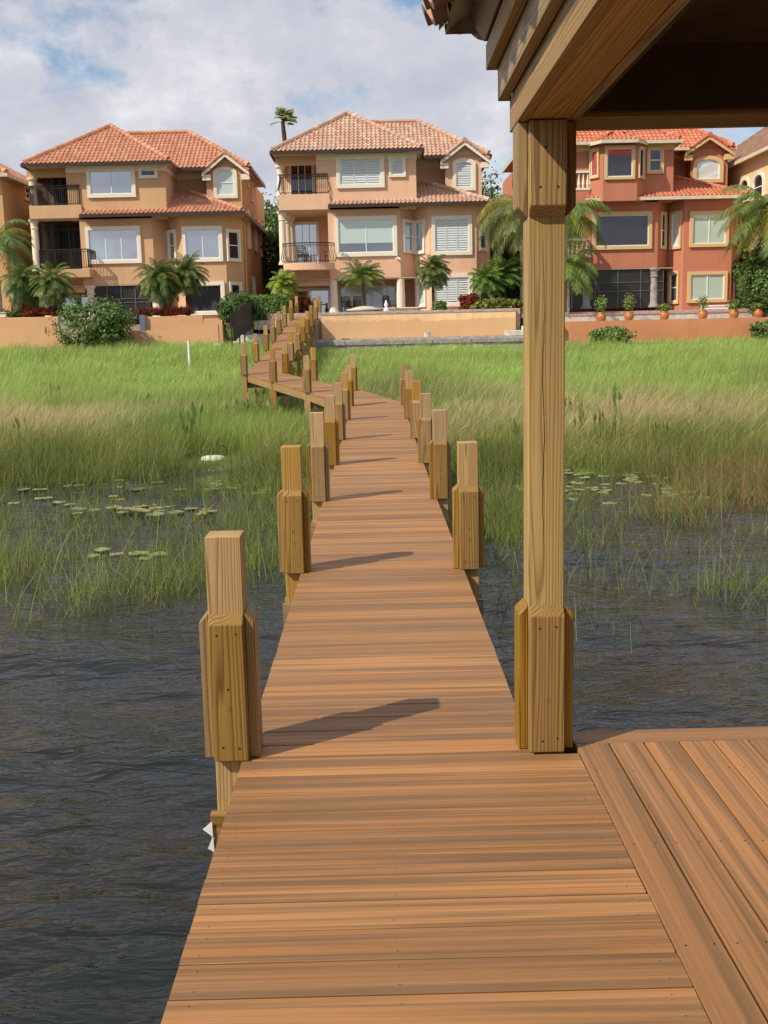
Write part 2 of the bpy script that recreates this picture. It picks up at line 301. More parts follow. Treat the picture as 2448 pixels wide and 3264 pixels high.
# water surface with real waves in the visible part
def wave(x, y):
    z = np.zeros_like(x)
    for k in range(26):
        r = np.random.default_rng(k+5); wl = .22*1.16**k*.9; th = r.normal(-1.75, .55); a = .0052*wl**.75*.85; kx, ky = math.cos(th)*2*math.pi/wl, math.sin(th)*2*math.pi/wl
        z = z + a*np.sin(kx*x+ky*y+r.uniform(0, 6.3)+1.2*np.sin(x*.9*r.uniform(.5, 1.5)+y*.7))
    return z
xs_ = np.arange(-15, 15.01, .05); ysn = np.concatenate([np.arange(1.5, 12, .05), np.arange(12, 26, .09)])
XX, YY = np.meshgrid(xs_, ysn); ZZ = wave(XX, YY); ed = np.minimum(1, np.minimum.reduce([15-abs(XX), YY-1.5, 26-YY])); ZZ *= np.clip(ed, 0, 1)
V = np.c_[XX.ravel(), YY.ravel(), ZZ.ravel()]; nx = len(xs_); i, j = np.meshgrid(np.arange(nx-1), np.arange(len(ysn)-1)); q = (j*nx+i).ravel(); F = np.c_[q, q+1, q+nx+1, q+nx]
ob = numesh('water', V, np.zeros((0, 3), int), F, None, 'water'); ob.data.polygons.foreach_set('use_smooth', [True]*len(ob.data.polygons)); tag(ob, kind='structure', label='dark rippled lake water')
m = MB(); y1 = float(ysn[-1]); B = 600
for (x0, x1, y0, y1_) in ((-B, B, -B, 1.5), (-B, -15, 1.5, y1), (15, B, 1.5, y1)): m.poly([(x0, y0, 0), (x1, y0, 0), (x1, y1_, 0), (x0, y1_, 0)])
o = m.build('water', 'water'); tag(o, kind='structure', label='open lake water further out')

# ------------------------------------------------------------------ boardwalk
DZY = [-6, 14.1, 20.8, 24.3, 26.9, 30.2, 33, 36.2, 39.8, 42.8, 45.6, 48.2, 52.5, 56, 62]; DZZ = [1, 1, 1.08, 1.12, 1.31, 1.46, 1.60, 1.91, 2.23, 2.53, 2.85, 3.13, 3.52, 3.83, 3.86]
dz = lambda y: float(np.interp(y, DZY, DZZ))
XL = lambda y: float(np.interp(y, [24.0, 32.9], [-.5685, -3.90])); XR = lambda y: float(np.interp(y, [24.7, 33.2], [.598, -2.84]))
walk = empty('boardwalk', (0, 30, 0), 'zigzag boardwalk of reddish composite planks between square pine posts, climbing to the peach house', 'boardwalk')
walk.location = (0, 0, 0)
m = MB(); y = -2.2; BP = .1572; k = 0
y = 2.532-BP*30
while y < 59.9:
    ya, yb = y+.0038, y+BP-.0038; xa0, xa1, xb0, xb1 = XL(ya), XR(ya), XL(yb), XR(yb)
    za, zb = dz(ya), dz(yb); c = (random.random(), random.random(), 0); j = random.uniform(-.002, .002); t = .026; ch = .0035
    xr0, xr1 = (xa1, xb1)
    if ya < 4.1: xr0 = xr1 = .775
    # chamfered top plank
    n = m.add([(xa0+j, ya, za-t), (xr0+j, ya, za-t), (xr1+j, yb, zb-t), (xb0+j, yb, zb-t), (xa0+j, ya, za-ch), (xr0+j, ya, za-ch), (xr1+j, yb, zb-ch), (xb0+j, yb, zb-ch),
               (xa0+j, ya+ch, za), (xr0+j, ya+ch, za), (xr1+j, yb-ch, zb), (xb0+j, yb-ch, zb)])
    for q in ((3, 2, 1, 0), (0, 1, 5, 4), (1, 2, 6, 5), (2, 3, 7, 6), (3, 0, 4, 7), (4, 5, 9, 8), (6, 7, 11, 10), (5, 6, 10, 9), (7, 4, 8, 11), (8, 9, 10, 11)): m.face([n+i for i in q], c)
    if y < 9:
        for sxx in (XL(y)+.055, .02, (XR(y) if y > 4 else .775)-.055):
            for sy_ in (.035, .12):
                cx, cyy_ = sxx+random.uniform(-.008, .008), y+sy_+random.uniform(-.008, .008); zt = dz(y)+.0006
                m.poly([(cx+.0023*math.cos(a*math.pi/3), cyy_+.0023*math.sin(a*math.pi/3), zt) for a in range(6)], (0, 0, 0), 1)
    y += BP; k += 1
dk = m.build('decking', None, walk, mats=['decking_across', 'dark'])
m = MB()
def edge_beam(fx, y0, y1, off, hgt=.19, th=.04, n=1):
    pts = sorted(set([y0, y1]+[v for v in DZY+[24.0, 24.7, 32.9, 33.2] if y0 < v < y1]))
    for a, b_ in zip(pts, pts[1:]):
        xa, xb = fx(a)+off, fx(b_)+off; za, zb = dz(a)-.027, dz(b_)-.027
        m.hexa([(xa, a, za-hgt), (xa+th, a, za-hgt), (xb+th, b_, zb-hgt), (xb, b_, zb-hgt), (xa, a, za), (xa+th, a, za), (xb+th, b_, zb), (xb, b_, zb)])
edge_beam(XL, -2, 59.8, .006); eb = m.build('edge_beam', 'pine_clad_y', walk)
m = MB(); edge_beam(XR, 4.3, 59.8, -.046); m.build('edge_beam', 'pine_clad_y', walk)
m = MB(); edge_beam(lambda y: (XL(y)+XR(y))/2, -2, 59.8, 0); m.build('joist', 'pine_dull_y', walk)
PW = .14; CT = .038
def clad(parent, side, z0, z1, cz0, cz1, mat='pine_clad_z', w=PW, wid=None, base=(0, 0)):
    """bevelled cladding plank; side 0 front(-y) 1 right 2 back 3 left. z0..z1 inner height; cz0/cz1 chamfer heights at bottom/top"""
    h = w/2; wd = (wid or w)/2-.0015; m = MB(); t = CT
    prof = [(0, z0), (t, z0+cz0), (t, z1-cz1), (0, z1)]
    if cz0 == 0: prof = [(0, z0), (t, z0), (t, z1-cz1), (0, z1)]
    if cz1 == 0: prof = [(0, z0), (t, z0+cz0), (t, z1), (0, z1)]
    P = []
    for u in (-wd, wd):
        for d, z in prof:
            if side == 0: q = (u, -h-.001-d, z)
            elif side == 2: q = (-u, h+.001+d, z)
            elif side == 1: q = (h+.001+d, u, z)
            else: q = (-h-.001-d, -u, z)
            P.append((q[0]+base[0], q[1]+base[1], q[2]))
    n = m.add(P); m.face((n, n+1, n+2, n+3)); m.face((n+7, n+6, n+5, n+4))
    for a in range(4): b_ = (a+1) % 4; m.face((n+a, n+4+a, n+4+b_, n+b_))
    o = m.build('cladding_board', mat, parent); bevel(o, .0035, 1); return o
def screws(parent, pts, face_y):
    m = MB()
    for x, z in pts: m.poly([(x+.0045*math.cos(a*math.pi/3), face_y, z+.0045*math.sin(a*math.pi/3)) for a in range(6)])
    return m.build('screw_hole', 'dark', parent)
posts = []
def post(x, yf, H=.905, Hr=.60, top_extra=0, first=False):
    z = dz(yf+.07); g = float(gz(np.array([x]), np.array([yf]))[0]); lo = min(g, 0)-.4
    o = MB(); jx = random.uniform(-.004, .004)
    o.box(-PW/2, PW/2, -PW/2, PW/2, lo-z, H+top_extra); p = o.build('post', 'pine_core_z', walk, loc=(x, yf+PW/2, z)); bevel(p, .003)
    p.rotation_euler = (0, 0, random.uniform(-.012, .012))
    near = yf < 13
    for s_ in range(4): clad(p, s_, .002 if s_ else .001, Hr, 0, CT)
    if near: screws(p, [(-.035, .52), (.04, .525), (-.03, .06), (.035, .055), (.0, .30)], -PW/2-CT-.0025)
    posts.append(p); return p
YROW = [4.137, 7.585, 10.965, 14.1, 17.2, 20.8, 24.2]
pl = [post(-.612, y, first=(y < 5)) for y in YROW]; pr = [post(.638, y) for y in YROW[1:]]
for x, y in ((-1.71, 26.9), (-2.84, 30.1), (-3.96, 32.8)): post(x, y)
for x, y in ((-.57, 27.1), (-1.73, 30.4), (-2.74, 33.1)): post(x, y)
for y in (36.2, 39.7, 42.6, 45.4, 48.3, 52.3, 56.0): post(-3.96, y); post(-2.79, y-.1)
post(-4.16, 58.6); post(-3.35, 59.9); post(-2.95, 58.3)
# cross beams under the deck, one pair at each frame of posts
for y, xa, xb in [(v, -.612, .638) for v in YROW]+[(27, -1.71, -.57), (30.25, -2.84, -1.73), (33, -3.96, -2.74)]+[(v, -3.96, -2.79) for v in (36.2, 39.7, 42.6, 45.4, 48.3, 52.3, 56)]:
    m = MB(); z = dz(y)-.222; ex = .02
    for dy in (-.041, .141): m.box(xa-.075-ex-((0)), xb+.095, y+dy, y+dy+.04, z-.19, z)
    cb = m.build('cross_beam', 'pine_dull_x', walk)
# white paper tag stapled on the first cross beam
m = MB()
zt = dz(4.1)-.25
for (a, b_, c_t, yy) in (((-.700, zt+.005), (-.738, zt-.028), (-.698, zt-.062), 4.086), ((-.698, zt-.058), (-.722, zt-.112), (-.696, zt-.128), 4.089)):
    m.prism([(0, 0), (1, 0), (0, 1)], 0, 1) if False else m.loft([[(p_[0], yy+o_, p_[1]) for p_ in (a, b_, c_t)] for o_ in (0, .0015)])
m.build('paper_tag', 'paper', walk)

# ------------------------------------------------------------------ pavilion
pav = empty('pavilion', (0, 0, 0), 'open boathouse pavilion on a thick pine pole, stepped timber eaves and red clay roof tiles', 'pavilion')
def pole(x, yf, ztop, faces=(0, 1, 2, 3)):
    m = MB(); m.box(-PW/2, PW/2, -PW/2, PW/2, -1.9, ztop-1); p = m.build('pole', 'pine_pole_z', pav, loc=(x, yf+PW/2, 1.0)); bevel(p, .003)
    for s_ in faces:
        clad(p, s_, .002 if s_ else .001, .60, 0, CT)
        clad(p, s_, 2.085, ztop-1-.001, CT, 0)
    return p
HB = 3.428; PX = .651
pm = pole(PX, 4.150, HB)
screws(pm, [(-.03, .515), (.033, .52), (-.02, .05), (.04, .06), (-.03, 2.19), (.035, 2.19), (-.01, 2.33)], -PW/2-CT-.0025)
for x, y in ((5.2, 4.15), (PX, -2.2), (5.2, -2.2)): pole(x, y, HB)
# long drying check down the face of the pole
m = MB(); a0 = []; a1 = []
for q in range(26):
    t = q/25; zc_ = .66+1.35*t; xc = -.012+.0035*math.sin(q*.7)+.0012*math.sin(q*2.9); w_ = .0009*math.sin(math.pi*t)+.0002; a0.append((xc-w_, -PW/2-.0012, zc_)); a1.append((xc+w_, -PW/2-.0012, zc_))
for q in range(25): m.poly([a0[q], a1[q], a1[q+1], a0[q+1]])
m.build('crack', 'dark', pm)
# platform decking: one cross board, then boards running towards the camera
m = MB()
def plank_y(x0, x1, y0, y1, z, col):
    ch = .0035; t = .026
    n = m.add([(x0, y0, z-t), (x1, y0, z-t), (x1, y1, z-t), (x0, y1, z-t), (x0, y0, z-ch), (x1, y0, z-ch), (x1, y1, z-ch), (x0, y1, z-ch), (x0+ch, y0, z), (x1-ch, y0, z), (x1-ch, y1, z), (x0+ch, y1, z)])
    for q in ((3, 2, 1, 0), (0, 1, 5, 4), (1, 2, 6, 5), (2, 3, 7, 6), (3, 0, 4, 7), (4, 5, 9, 8), (6, 7, 11, 10), (5, 6, 10, 9), (7, 4, 8, 11), (8, 9, 10, 11)): m.face([n+i for i in q], col)
x = .779
while x < 5.4:
    c = (random.random(), random.random(), 0); plank_y(x, x+.1350, -3, 4.198, 1.0, c)
    for yy in np.arange(.6, 4.2, .6):
        for dx in (.03, .105):
            a0, b0 = x+dx+random.uniform(-.006, .006), yy+.32+random.uniform(-.006, .006)
            m.poly([(a0+.0036*math.cos(a*math.pi/3), b0+.0036*math.sin(a*math.pi/3), 1.0006) for a in range(6)], (0, 0, 0), 1)
    x += .1425
m.build('platform_decking', None, pav, mats=['decking_along', 'dark'])
m = MB(); m.box(.775, 5.4, 4.203, 4.345, .974, 1.0, (.3, .6, 0)); o = m.build('border_board', 'decking_across', pav); bevel(o, .003)
m = MB(); m.box(.70, 5.4, 4.28, 4.32, .78, .973); m.build('rim_beam', 'pine_dull_x', pav)
m = MB(); m.box(.79, 5.38, -2.9, 4.2, .78, .80); m.build('joist_layer', 'pine_dull_x', pav)
XE = 5.31; YE0 = -2.35
# headers: outer board, core, and the cross header on the shore side
def beam(name, x0, x1, y0, y1, z0, z1, mat):
    m = MB(); cx, cyy_, cz = (x0+x1)/2, (y0+y1)/2, (z0+z1)/2; m.box(x0-cx, x1-cx, y0-cyy_, y1-cyy_, z0-cz, z1-cz); o = m.build(name, mat, pav, loc=(cx, cyy_, cz)); bevel(o, .003); return o
beam('header_board', .541, .580, YE0, 4.329, HB, HB+.235, 'pine_clad_y'); beam('header_beam', .582, .728, YE0, 4.108, HB+.002, HB+.235, 'pine_core_y'); beam('header_board', .730, .766, YE0, 4.10, HB, HB+.235, 'pine_clad_y')
beam('header_board', .541, XE, 4.331, 4.370, HB, HB+.235, 'pine_clad_x'); beam('header_beam', .582, XE, 4.112, 4.329, HB+.002, HB+.234, 'pine_dull_x')
beam('header_beam', XE-.2, XE, YE0, 4.1, HB, HB+.235, 'pine_dull_y'); beam('header_beam', .6, XE, YE0-.1, YE0+.1, HB, HB+.235, 'pine_dull_x')
for k in (1, 2):
    a = .04*k+.001*k; zb = HB+.125*k; zt = zb+(.142 if k == 1 else .075)+.02
    beam('fascia_board', .541-a, .541-a+.038, YE0-a, 4.370+a-.04, zb, zt, 'pine_clad_y'); beam('fascia_board', .541-a, XE+a, 4.370+a-.039, 4.370+a, zb, zt, 'pine_clad_x')
m = MB(); m.box(.60, XE, YE0, 4.34, HB+.238, HB+.25); m.build('ceiling', 'shade_toned_wood', pav)
m = MB(); m.box(.768, XE-.2, 4.070, 4.098, HB+.015, HB+.236); m.build('added_shade_board', 'shade_toned_wood', pav)  # added boards, coloured as shade over the inner faces of the headers
m = MB(); m.box(.768, .790, YE0, 4.068, HB+.012, HB+.236); m.build('added_shade_board', 'shade_toned_wood', pav)
zc = HB+.36
m = MB(); m.hexa([(.452, YE0-.1, zc), (.46, YE0-.1, zc), (.46, 4.459, zc), (.452, 4.459, zc), (.40, YE0-.1, zc+.10), (.41, YE0-.1, zc+.10), (.41, 4.51, zc+.10), (.40, 4.51, zc+.10)])
m.box(.452, XE, 4.452, 4.459, zc, zc+.1); m.build('drip_edge', 'drip_metal', pav)

def tile_plane(mb, A, B, up, L, hl, hr, tw=.22, rl=.34, amp=.045, step=.03, sub=6, tone=(0, 1), skip=None):
    """barrel-tile surface. A->B eave line, up = unit slope direction, insets per metre of slope"""
    A, B, up = Vector(A), Vector(B), Vector(up).normalized(); d = (B-A); Wd = d.length; d.normalize(); n = d.cross(up); n = n if n.z > 0 else -n
    rows = max(1, int(round(L/rl))); rl = L/rows; nc = max(1, int(round(Wd/tw))); tw = Wd/nc; du = tw/sub
    for r in range(rows):
        b0, b1 = r*rl, (r+1)*rl
        def rng_(b): return hl*b, Wd-hr*b
        l0, r0 = rng_(b0); l1, r1 = rng_(b1)
        lo, hi = min(l0, l1), max(r0, r1); k0, k1 = int(math.floor(lo/du)), int(math.ceil(hi/du))
        idx = []
        for k in range(k0, k1+1):
            u = k*du; h = amp*(max(0, math.sin((k % sub)/sub*2*math.pi))**.7*1.0+.35*min(0, math.sin((k % sub)/sub*2*math.pi)))
            row = []
            for b_, lft, rgt, lift in ((b0, l0, r0, step), (b1, l1, r1, 0)):
                uu = min(max(u, lft), max(rgt, lft)); row.append(A+d*uu+up*b_+n*(h+lift))
            low = row[0]-n*(step+.012)+up*.0
            idx.append(mb.add([low, row[0], row[1]]))
        tones = {}
        for q, (i0, i1) in enumerate(zip(idx, idx[1:])):
            t = (k0+q)//sub
            if t not in tones: tones[t] = random.uniform(*tone)
            c = (tones[t], 0, 0)
            if skip and skip(mb.v[i0+1]) and skip(mb.v[i1+1]): continue
            mb.face((i0, i1, i1+1, i0+1), c); mb.face((i0+1, i1+1, i1+2, i0+2), c)
def ridge(mb, p, q, r=.11, seg=.4):
    p, q = Vector(p), Vector(q); L = (q-p).length; n = max(1, int(L/seg)); d = (q-p)/n
    for i in range(n):
        a, b_ = p+d*i, p+d*(i+1.06); mb.tube([a, b_], [r*1.08, r*.88], 8, (random.random(), 0, 0))
# pavilion hip roof
m = MB(); ex0, ex1, ey0, ey1 = .31, XE+.23, YE0-.25, 4.60; zE = zc+.085; t_ = .42; run = (ex1-ex0)/2; cs = 1/math.sqrt(1+t_*t_); Ls = run/cs
tile_plane(m, (ex0, ey1, zE), (ex0, ey0, zE), (cs, 0, cs*t_), Ls, cs, cs, .24, .36, .04, .022, 8)
tile_plane(m, (ex1, ey1, zE), (ex0, ey1, zE), (0, -cs, cs*t_), Ls, cs, cs, .24, .36, .04, .022, 8)
m.build('roof', 'tile_orange', pav)
# thick S-shaped eave tiles with grey clay undersides
m = MB()
def eave_tiles(A, d, up, n_t, tw_):
    A, d, up = Vector(A), Vector(d), Vector(up); nn = d.cross(up); nn = nn if nn.z > 0 else -nn
    for k in range(n_t):
        N_ = 12; top, bot = [], []; lift = random.uniform(0, .006); bk = random.uniform(-.012, .012)
        for q in range(N_+1):
            a = q/N_; u = (k+a*.985)*tw_; h = .050*math.sin(a*2*math.pi)+.012
            for b_ in (-.075+bk, .30): (top.append(A+d*u+up*b_+nn*(h+lift+.022)), bot.append(A+d*u+up*b_+nn*(h+lift-.004)))
        nt_ = m.add(top); nb_ = m.add(bot); c = (random.random(), 0, 0)
        for q in range(N_):
            i_ = 2*q; m.face((nt_+i_, nt_+i_+2, nt_+i_+3, nt_+i_+1), c); m.face((nb_+i_, nb_+i_+1, nb_+i_+3, nb_+i_+2), c, 1); m.face((nt_+i_, nb_+i_, nb_+i_+2, nt_+i_+2), c, 1)
        for e_ in (0, 2*N_): m.face((nt_+e_, nt_+e_+1, nb_+e_+1, nb_+e_), c, 1)
nl_ = int((ey1-ey0)/.24); eave_tiles((ex0, ey1+.02, zE+.035), (0, -1, 0), (cs, 0, cs*t_), nl_, .24); eave_tiles((ex0-.02, ey1, zE+.035), (1, 0, 0), (0, -cs, cs*t_), int((ex1-ex0)/.24), .24)
m.build('eave_tiles', None, pav, mats=['tile_orange', 'tile_mortar'])
m = MB(); zr = zE+t_*run
for a, b_ in (((ex0, ey0), (ex0, ey1)), ((ex0, ey1), (ex1, ey1)), ((ex1, ey1), (ex1, ey0)), ((ex1, ey0), (ex0, ey0))):
    cxm, ya, yb = (ex0+ex1)/2, ey0+run, ey1-run
    f = lambda p: (cxm, yb if p[1] > 0 else ya, zr-.03)
    m.poly([(*a, zE-.02), (*b_, zE-.02), f(b_), f(a)])
m.build('roof_underlay', 'drip_metal', pav)
m = MB(); ridge(m, (ex0+.2, ey1-.2, zE+.05+.18*t_), ((ex0+ex1)/2, ey1-run, zr+.05), .1, .38); m.build('ridge_cap', 'tile_orange', pav)
m = MB(); m.lathe([(.011, 0), (.011, .006), (.005, .010)], 0, 0, 0, 10); bo = m.build('bolt', 'metal', pav, loc=(.5405, 4.24, HB+.115)); bo.rotation_euler = (0, -math.pi/2, 0)

# ------------------------------------------------------------------ houses
b = NB('screen_mesh'); d_ = b.n('ShaderNodeBsdfDiffuse'); d_.inputs[0].default_value = (.02, .02, .02, 1); t_s = b.n('ShaderNodeBsdfTransparent'); x_ = b.n('ShaderNodeMixShader'); x_.inputs[0].default_value = .45
b.l(d_.outputs[0], x_.inputs[1]); b.l(t_s.outputs[0], x_.inputs[2]); b.l(x_.outputs[0], b.out.inputs[0])
RIDGE = ridge
plain('frame_grey', (.13, .125, .12), .5)
class Wall:
    """vertical wall plane through plan points p->q (left to right seen from outside)"""
    def __init__(s, p, q):
        s.p = np.array(p, float); s.q = np.array(q, float); s.d = (s.q-s.p)/np.linalg.norm(s.q-s.p); s.n = np.array([s.d[1], -s.d[0]]); s.L = np.linalg.norm(s.q-s.p)
    def hit(s, c, x, y):
        r = ray(*c(x, y)); e = EYE[:2]; t = np.dot(s.p-e, s.n)/np.dot(r[:2], s.n); P = EYE+r*t; return float(np.dot(P[:2]-s.p, s.d)), float(P[2])
    def P(s, u, z, o=0): v = s.p+s.d*u+s.n*o; return (v[0], v[1], z)
    def box(s, m, u0, u1, z0, z1, o0, o1, col=None):
        m.hexa([s.P(u0, z0, o1), s.P(u1, z0, o1), s.P(u1, z0, o0), s.P(u0, z0, o0), s.P(u0, z1, o1), s.P(u1, z1, o1), s.P(u1, z1, o0), s.P(u0, z1, o0)], col)
def outline(u0, u1, z0, z1, arch, k=10):
    if arch <= 0: return [(u0, z0), (u1, z0), (u1, z1), (u0, z1)]
    w = (u1-u0)/2; pts = [(u0, z0), (u1, z0)]; cu = (u0+u1)/2
    for i in range(k+1):
        a = math.pi*i/k; pts.append((cu+w*math.cos(a), z1-arch+arch*math.sin(a)))
    return pts
def ring(m, w, a, b, o0, o1):
    k = len(a)
    for i in range(k):
        j = (i+1) % k; (ua, za), (ub, zb), (uc, zc_), (ud, zd) = a[i], a[j], b[j], b[i]
        m.poly([w.P(ua, za, o1), w.P(ub, zb, o1), w.P(uc, zc_, o1), w.P(ud, zd, o1)])
        m.poly([w.P(ua, za, o0), w.P(ub, zb, o0), w.P(ub, zb, o1), w.P(ua, za, o1)]); m.poly([w.P(ud, zd, o1), w.P(uc, zc_, o1), w.P(uc, zc_, o0), w.P(ud, zd, o0)])
def window(parent, w, r, style='glass', tw=.17, arch=0, trim='trim_cream', cols=1, split=False, base=0, name='window', square=False):
    u0, u1, z0, z1 = r; ia = arch*(u1-u0-2*tw)/(u1-u0) if arch else 0
    inn = outline(u0+tw, u1-tw, z0+tw, z1-tw, ia); outr = outline(u0, u1, z0, z1, arch) if not (square and arch) else [(u0, z0), (u1, z0)]+[(u1-(u1-u0)*i/10, z1) for i in range(11)]
    pm_ = {'glass': 'glass', 'shutter': 'glass_mid', 'blind': 'glass_blind', 'dark': 'glass_dark', 'white': 'glass_white', 'curtain': 'glass_dark', 'valance': 'glass_dark', 'half': 'glass_mid'}[style]
    m = MB(); k = len(inn); n = m.add([w.P(u, z, base+.022) for u, z in inn]); m.face([n+i for i in range(k)])
    win = m.build(name, pm_, parent)
    if tw > .03:
        m = MB(); ring(m, w, outr, inn, base+.001, base+.11); m.build('frame', trim, win)
    f = .045; m = MB(); ring(m, w, inn, outline(u0+tw+f, u1-tw-f, z0+tw+f, z1-tw-f, max(0, ia-f) if ia else 0), base+.02, base+.06)
    a0, a1, c0, c1 = u0+tw+f, u1-tw-f, z0+tw+f, z1-tw-f
    for i in range(1, cols): uc = a0+(a1-a0)*i/cols; w.box(m, uc-.022, uc+.022, c0, c1-ia*.4, base+.023, base+.055)
    if split: zc_ = (c0+c1)/2; w.box(m, a0, a1, zc_-.025, zc_+.025, base+.023, base+.056)
    m.build('sash', 'white', win)
    if style == 'shutter':
        m = MB(); ncol = max(1, round((a1-a0)/.62)); cw = (a1-a0)/ncol
        for c in range(ncol):
            x0, x1 = a0+c*cw+.03, a0+(c+1)*cw-.03
            for (p_, q_) in ((x0-.02, x0+.02), (x1-.02, x1+.02)): w.box(m, p_, q_, c0, c1-ia*.8, base+.026, base+.05)
            z = c0+.05
            while z < c1-ia*.6-.05:
                w_ = [w.P(x0, z, base+.05), w.P(x1, z, base+.05), w.P(x1, z+.085, base+.028), w.P(x0, z+.085, base+.028)]; m.poly(w_); z += .125
        m.build('shutter', 'shutter', win)
    if style == 'half':
        m = MB(); w.box(m, a0, a1, c0+(c1-c0)*.28, c1, base+.024, base+.04); m.build('blind', 'glass_blind', win)
    if style in ('curtain', 'valance'):
        m = MB()
        for side in ((0, 1) if style == 'curtain' else ()):
            for q in range(6):
                x = a0+.03+q*.05 if side == 0 else a1-.08-q*.05
                w.box(m, x, x+.035, c0, c1-.05, base+.024, base+.03+.012*(q % 2))
        w.box(m, a0, a1, c1-.3, c1, base+.025, base+.045); m.build('curtain', 'curtain', win)
    return win
def railing(parent, pts, z, h=1.0, sp=.105, belly=0, mat='iron'):
    m = MB(); P = [Vector((x, y, z)) for x, y in pts]
    for a, b_ in zip(P, P[1:]):
        for hh, t in ((h, .05), (h-.12, .03), (.08, .035)): m.bar(a+Vector((0, 0, hh)), b_+Vector((0, 0, hh)), t)
        L = (b_-a).length; n = max(1, int(L/sp)); d = (b_-a)/n; nn = Vector((d.y, -d.x, 0)).normalized()
        for i in range(n+1):
            q = a+d*i
            if belly: m.tube([q+Vector((0, 0, .08)), q+nn*belly+Vector((0, 0, .25)), q+nn*belly*.5+Vector((0, 0, .5)), q+Vector((0, 0, .75)), q+Vector((0, 0, h))], .013, 4)
            else: m.bar(q+Vector((0, 0, .08)), q+Vector((0, 0, h)), .018 if i % 8 else .04)
    return m.build('railing', mat, parent)
def column(parent, x, y, z0, z1, r=.22, mat='cream', cap=True):
    H = z1-z0; m = MB(); m.lathe([(r*1.35, 0), (r*1.35, .10), (r*1.12, .14), (r*1.08, .22), (r, .28), (r*.98, H*.5), (r*.9, H-.55)]+([(r*.9, H-.52), (r*1.12, H-.46), (r*.95, H-.42), (r*1.0, H-.2), (r*1.3, H-.12), (r*1.38, H-.1), (r*1.38, H)] if cap else [(r*.9, H)]), x, y, z0, 18)
    return m.build('column', mat, parent)
def house(name, label, c, K, mats):
    st, trim, tmat, fas = mats; Y = 60.0
    hs = empty(name, (0, 0, 0), label, 'house')
    X = lambda px, yy=Y, py=700: float(atY(*c(px, py), yy)[0]); Z = lambda py, px=700, yy=Y: float(atY(*c(px, py), yy)[2])
    zp = 3.86; sk = K['skirt']; ek = K['eave']; Yr, Yd = Y+3.4, Y+2.4
    ze = Z(ek[0], ek[3], Y-.6)             # upper eave height
    zs = Z(sk[0], sk[3], Y-.6)             # skirt eave height
    zg = Z(K['ghead'][0], K['ghead'][1])   # top of the ground floor opening
    xl, a3, b3, a2, b2, cc_, e0, e1 = X(K['xl'], Y+1), X(K['a3']), X(K['b3']), X(K['a2']), X(K['b2']), X(K['c'], Y+1.1), X(K['e0']), X(K['e1'])
    e2, d0, d1 = X(K['e2'], Y+1.2), X(K['d0'], Yd), X(K['d1'], Yd); Yb = Y+15; bw = Y+3.3
    m = MB()
    m.prism([(cc_, Y+1.1), (e0, Y), (e1, Y), (e2, Y+1.2), (e2, Yb), (xl, Yb), (xl, bw), (cc_, bw)], zp-.6, zg)
    m.prism([(a2, Y), (b2, Y), (cc_, Y+1.1), (e0, Y), (e1, Y), (e2, Y+1.2), (e2, Yb), (xl, Yb), (xl, bw), (a2, bw)], zg-.002, zs+.12)
    b3p = [(b3, Y), (b3, Yr), (d0, Yr), (d0, Yd), (d1, Yd), (d1, Yb), (xl, Yb), (xl, bw), (a3, bw)]
    if K.get('bay3'):
        q = [X(v, Y) for v in K['bay3'][:1]]+[X(K['bay3'][1], Y-.8), X(K['bay3'][2], Y-.8), X(K['bay3'][3], Y)]
        b3p = [(a3, Y), (q[0], Y), (q[1], Y-.8), (q[2], Y-.8), (q[3], Y)]+b3p
    else: b3p = [(a3, Y)]+b3p
    m.prism(b3p, zs-.2, ze+.02)
    # dormer gable wall
    dz_ap = Z(K['gable'][1], K['gable'][0], Yd-.4)-.12; dm = (d0+d1)/2
    m.prism([(d0+.001, Yd+.003), (d1-.001, Yd+.003), (d1-.001, Yd+.3), (d0+.001, Yd+.3)], ze-.3, ze+.03)
    m.poly([(d0, Yd-.0, ze), (d1, Yd-.0, ze), (dm, Yd-.0, dz_ap)])
    m.build('wall', st, hs)
    # frieze band
    m = MB()
    for p, q_ in (((a3, Y), (b3, Y)), ((b3, Yr), (d0, Yr)), ((b3, Y), (b3, Yr))):
        w = Wall(p, q_); w.box(m, 0, w.L, ze-.42, ze-.02, .002, .05)
    m.build('frieze', 'cream' if trim != 'trim_yellow' else 'trim_yellow', hs)
    # balconies
    zb3, zb3b = Z(K['bal3'][2], K['bal3'][0]), Z(K['bal3'][3], K['bal3'][0]); bx0, bx1 = X(K['bal3'][0], Y), X(K['bal3'][1], Y)
    m = MB(); m.box(bx0, min(bx1, a2+.3), Y-.12, bw, zb3b, zb3); 
    m.box(xl, a3-.003, Y+.55, Y+.85, ze-.55, ze)   # beam above the top balcony
    m.box(xl, xl+.28, Y+.85, bw, ze-.55, ze)
    m.build('balcony', st, hs); m = MB()
    z2, z2b = Z(K['bal2'][2], K['bal2'][0]), Z(K['bal2'][3], K['bal2'][0]); cx0, cx1 = X(K['bal2'][0], Y-.6), X(K['bal2'][1], Y-.6)
    if K.get('curved'):
        pts = [(cx0+.2, bw)]+[(((cx0+cx1)/2)-((cx1-cx0)/2)*math.cos(math.pi*i/14), Y-.35-.85*math.sin(math.pi*i/14)) for i in range(15)]+[(a2-.004, Y-.1), (a2-.004, bw)]
        m.prism(pts, z2b, z2); rail2 = pts[1:16]
    else:
        m.box(cx0, cx1, Y-.9, bw, z2b, z2) if cx1 < a2 else m.prism([(cx0, Y-.9), (cx1, Y-.9), (cx1, Y-.003), (a2-.003, Y-.003), (a2-.003, bw), (cx0, bw)], z2b, z2)
        rail2 = [(cx0+.05, Y+.2), (cx0+.05, Y-.85), (cx1-.05, Y-.85), (cx1-.05, Y-.05)]
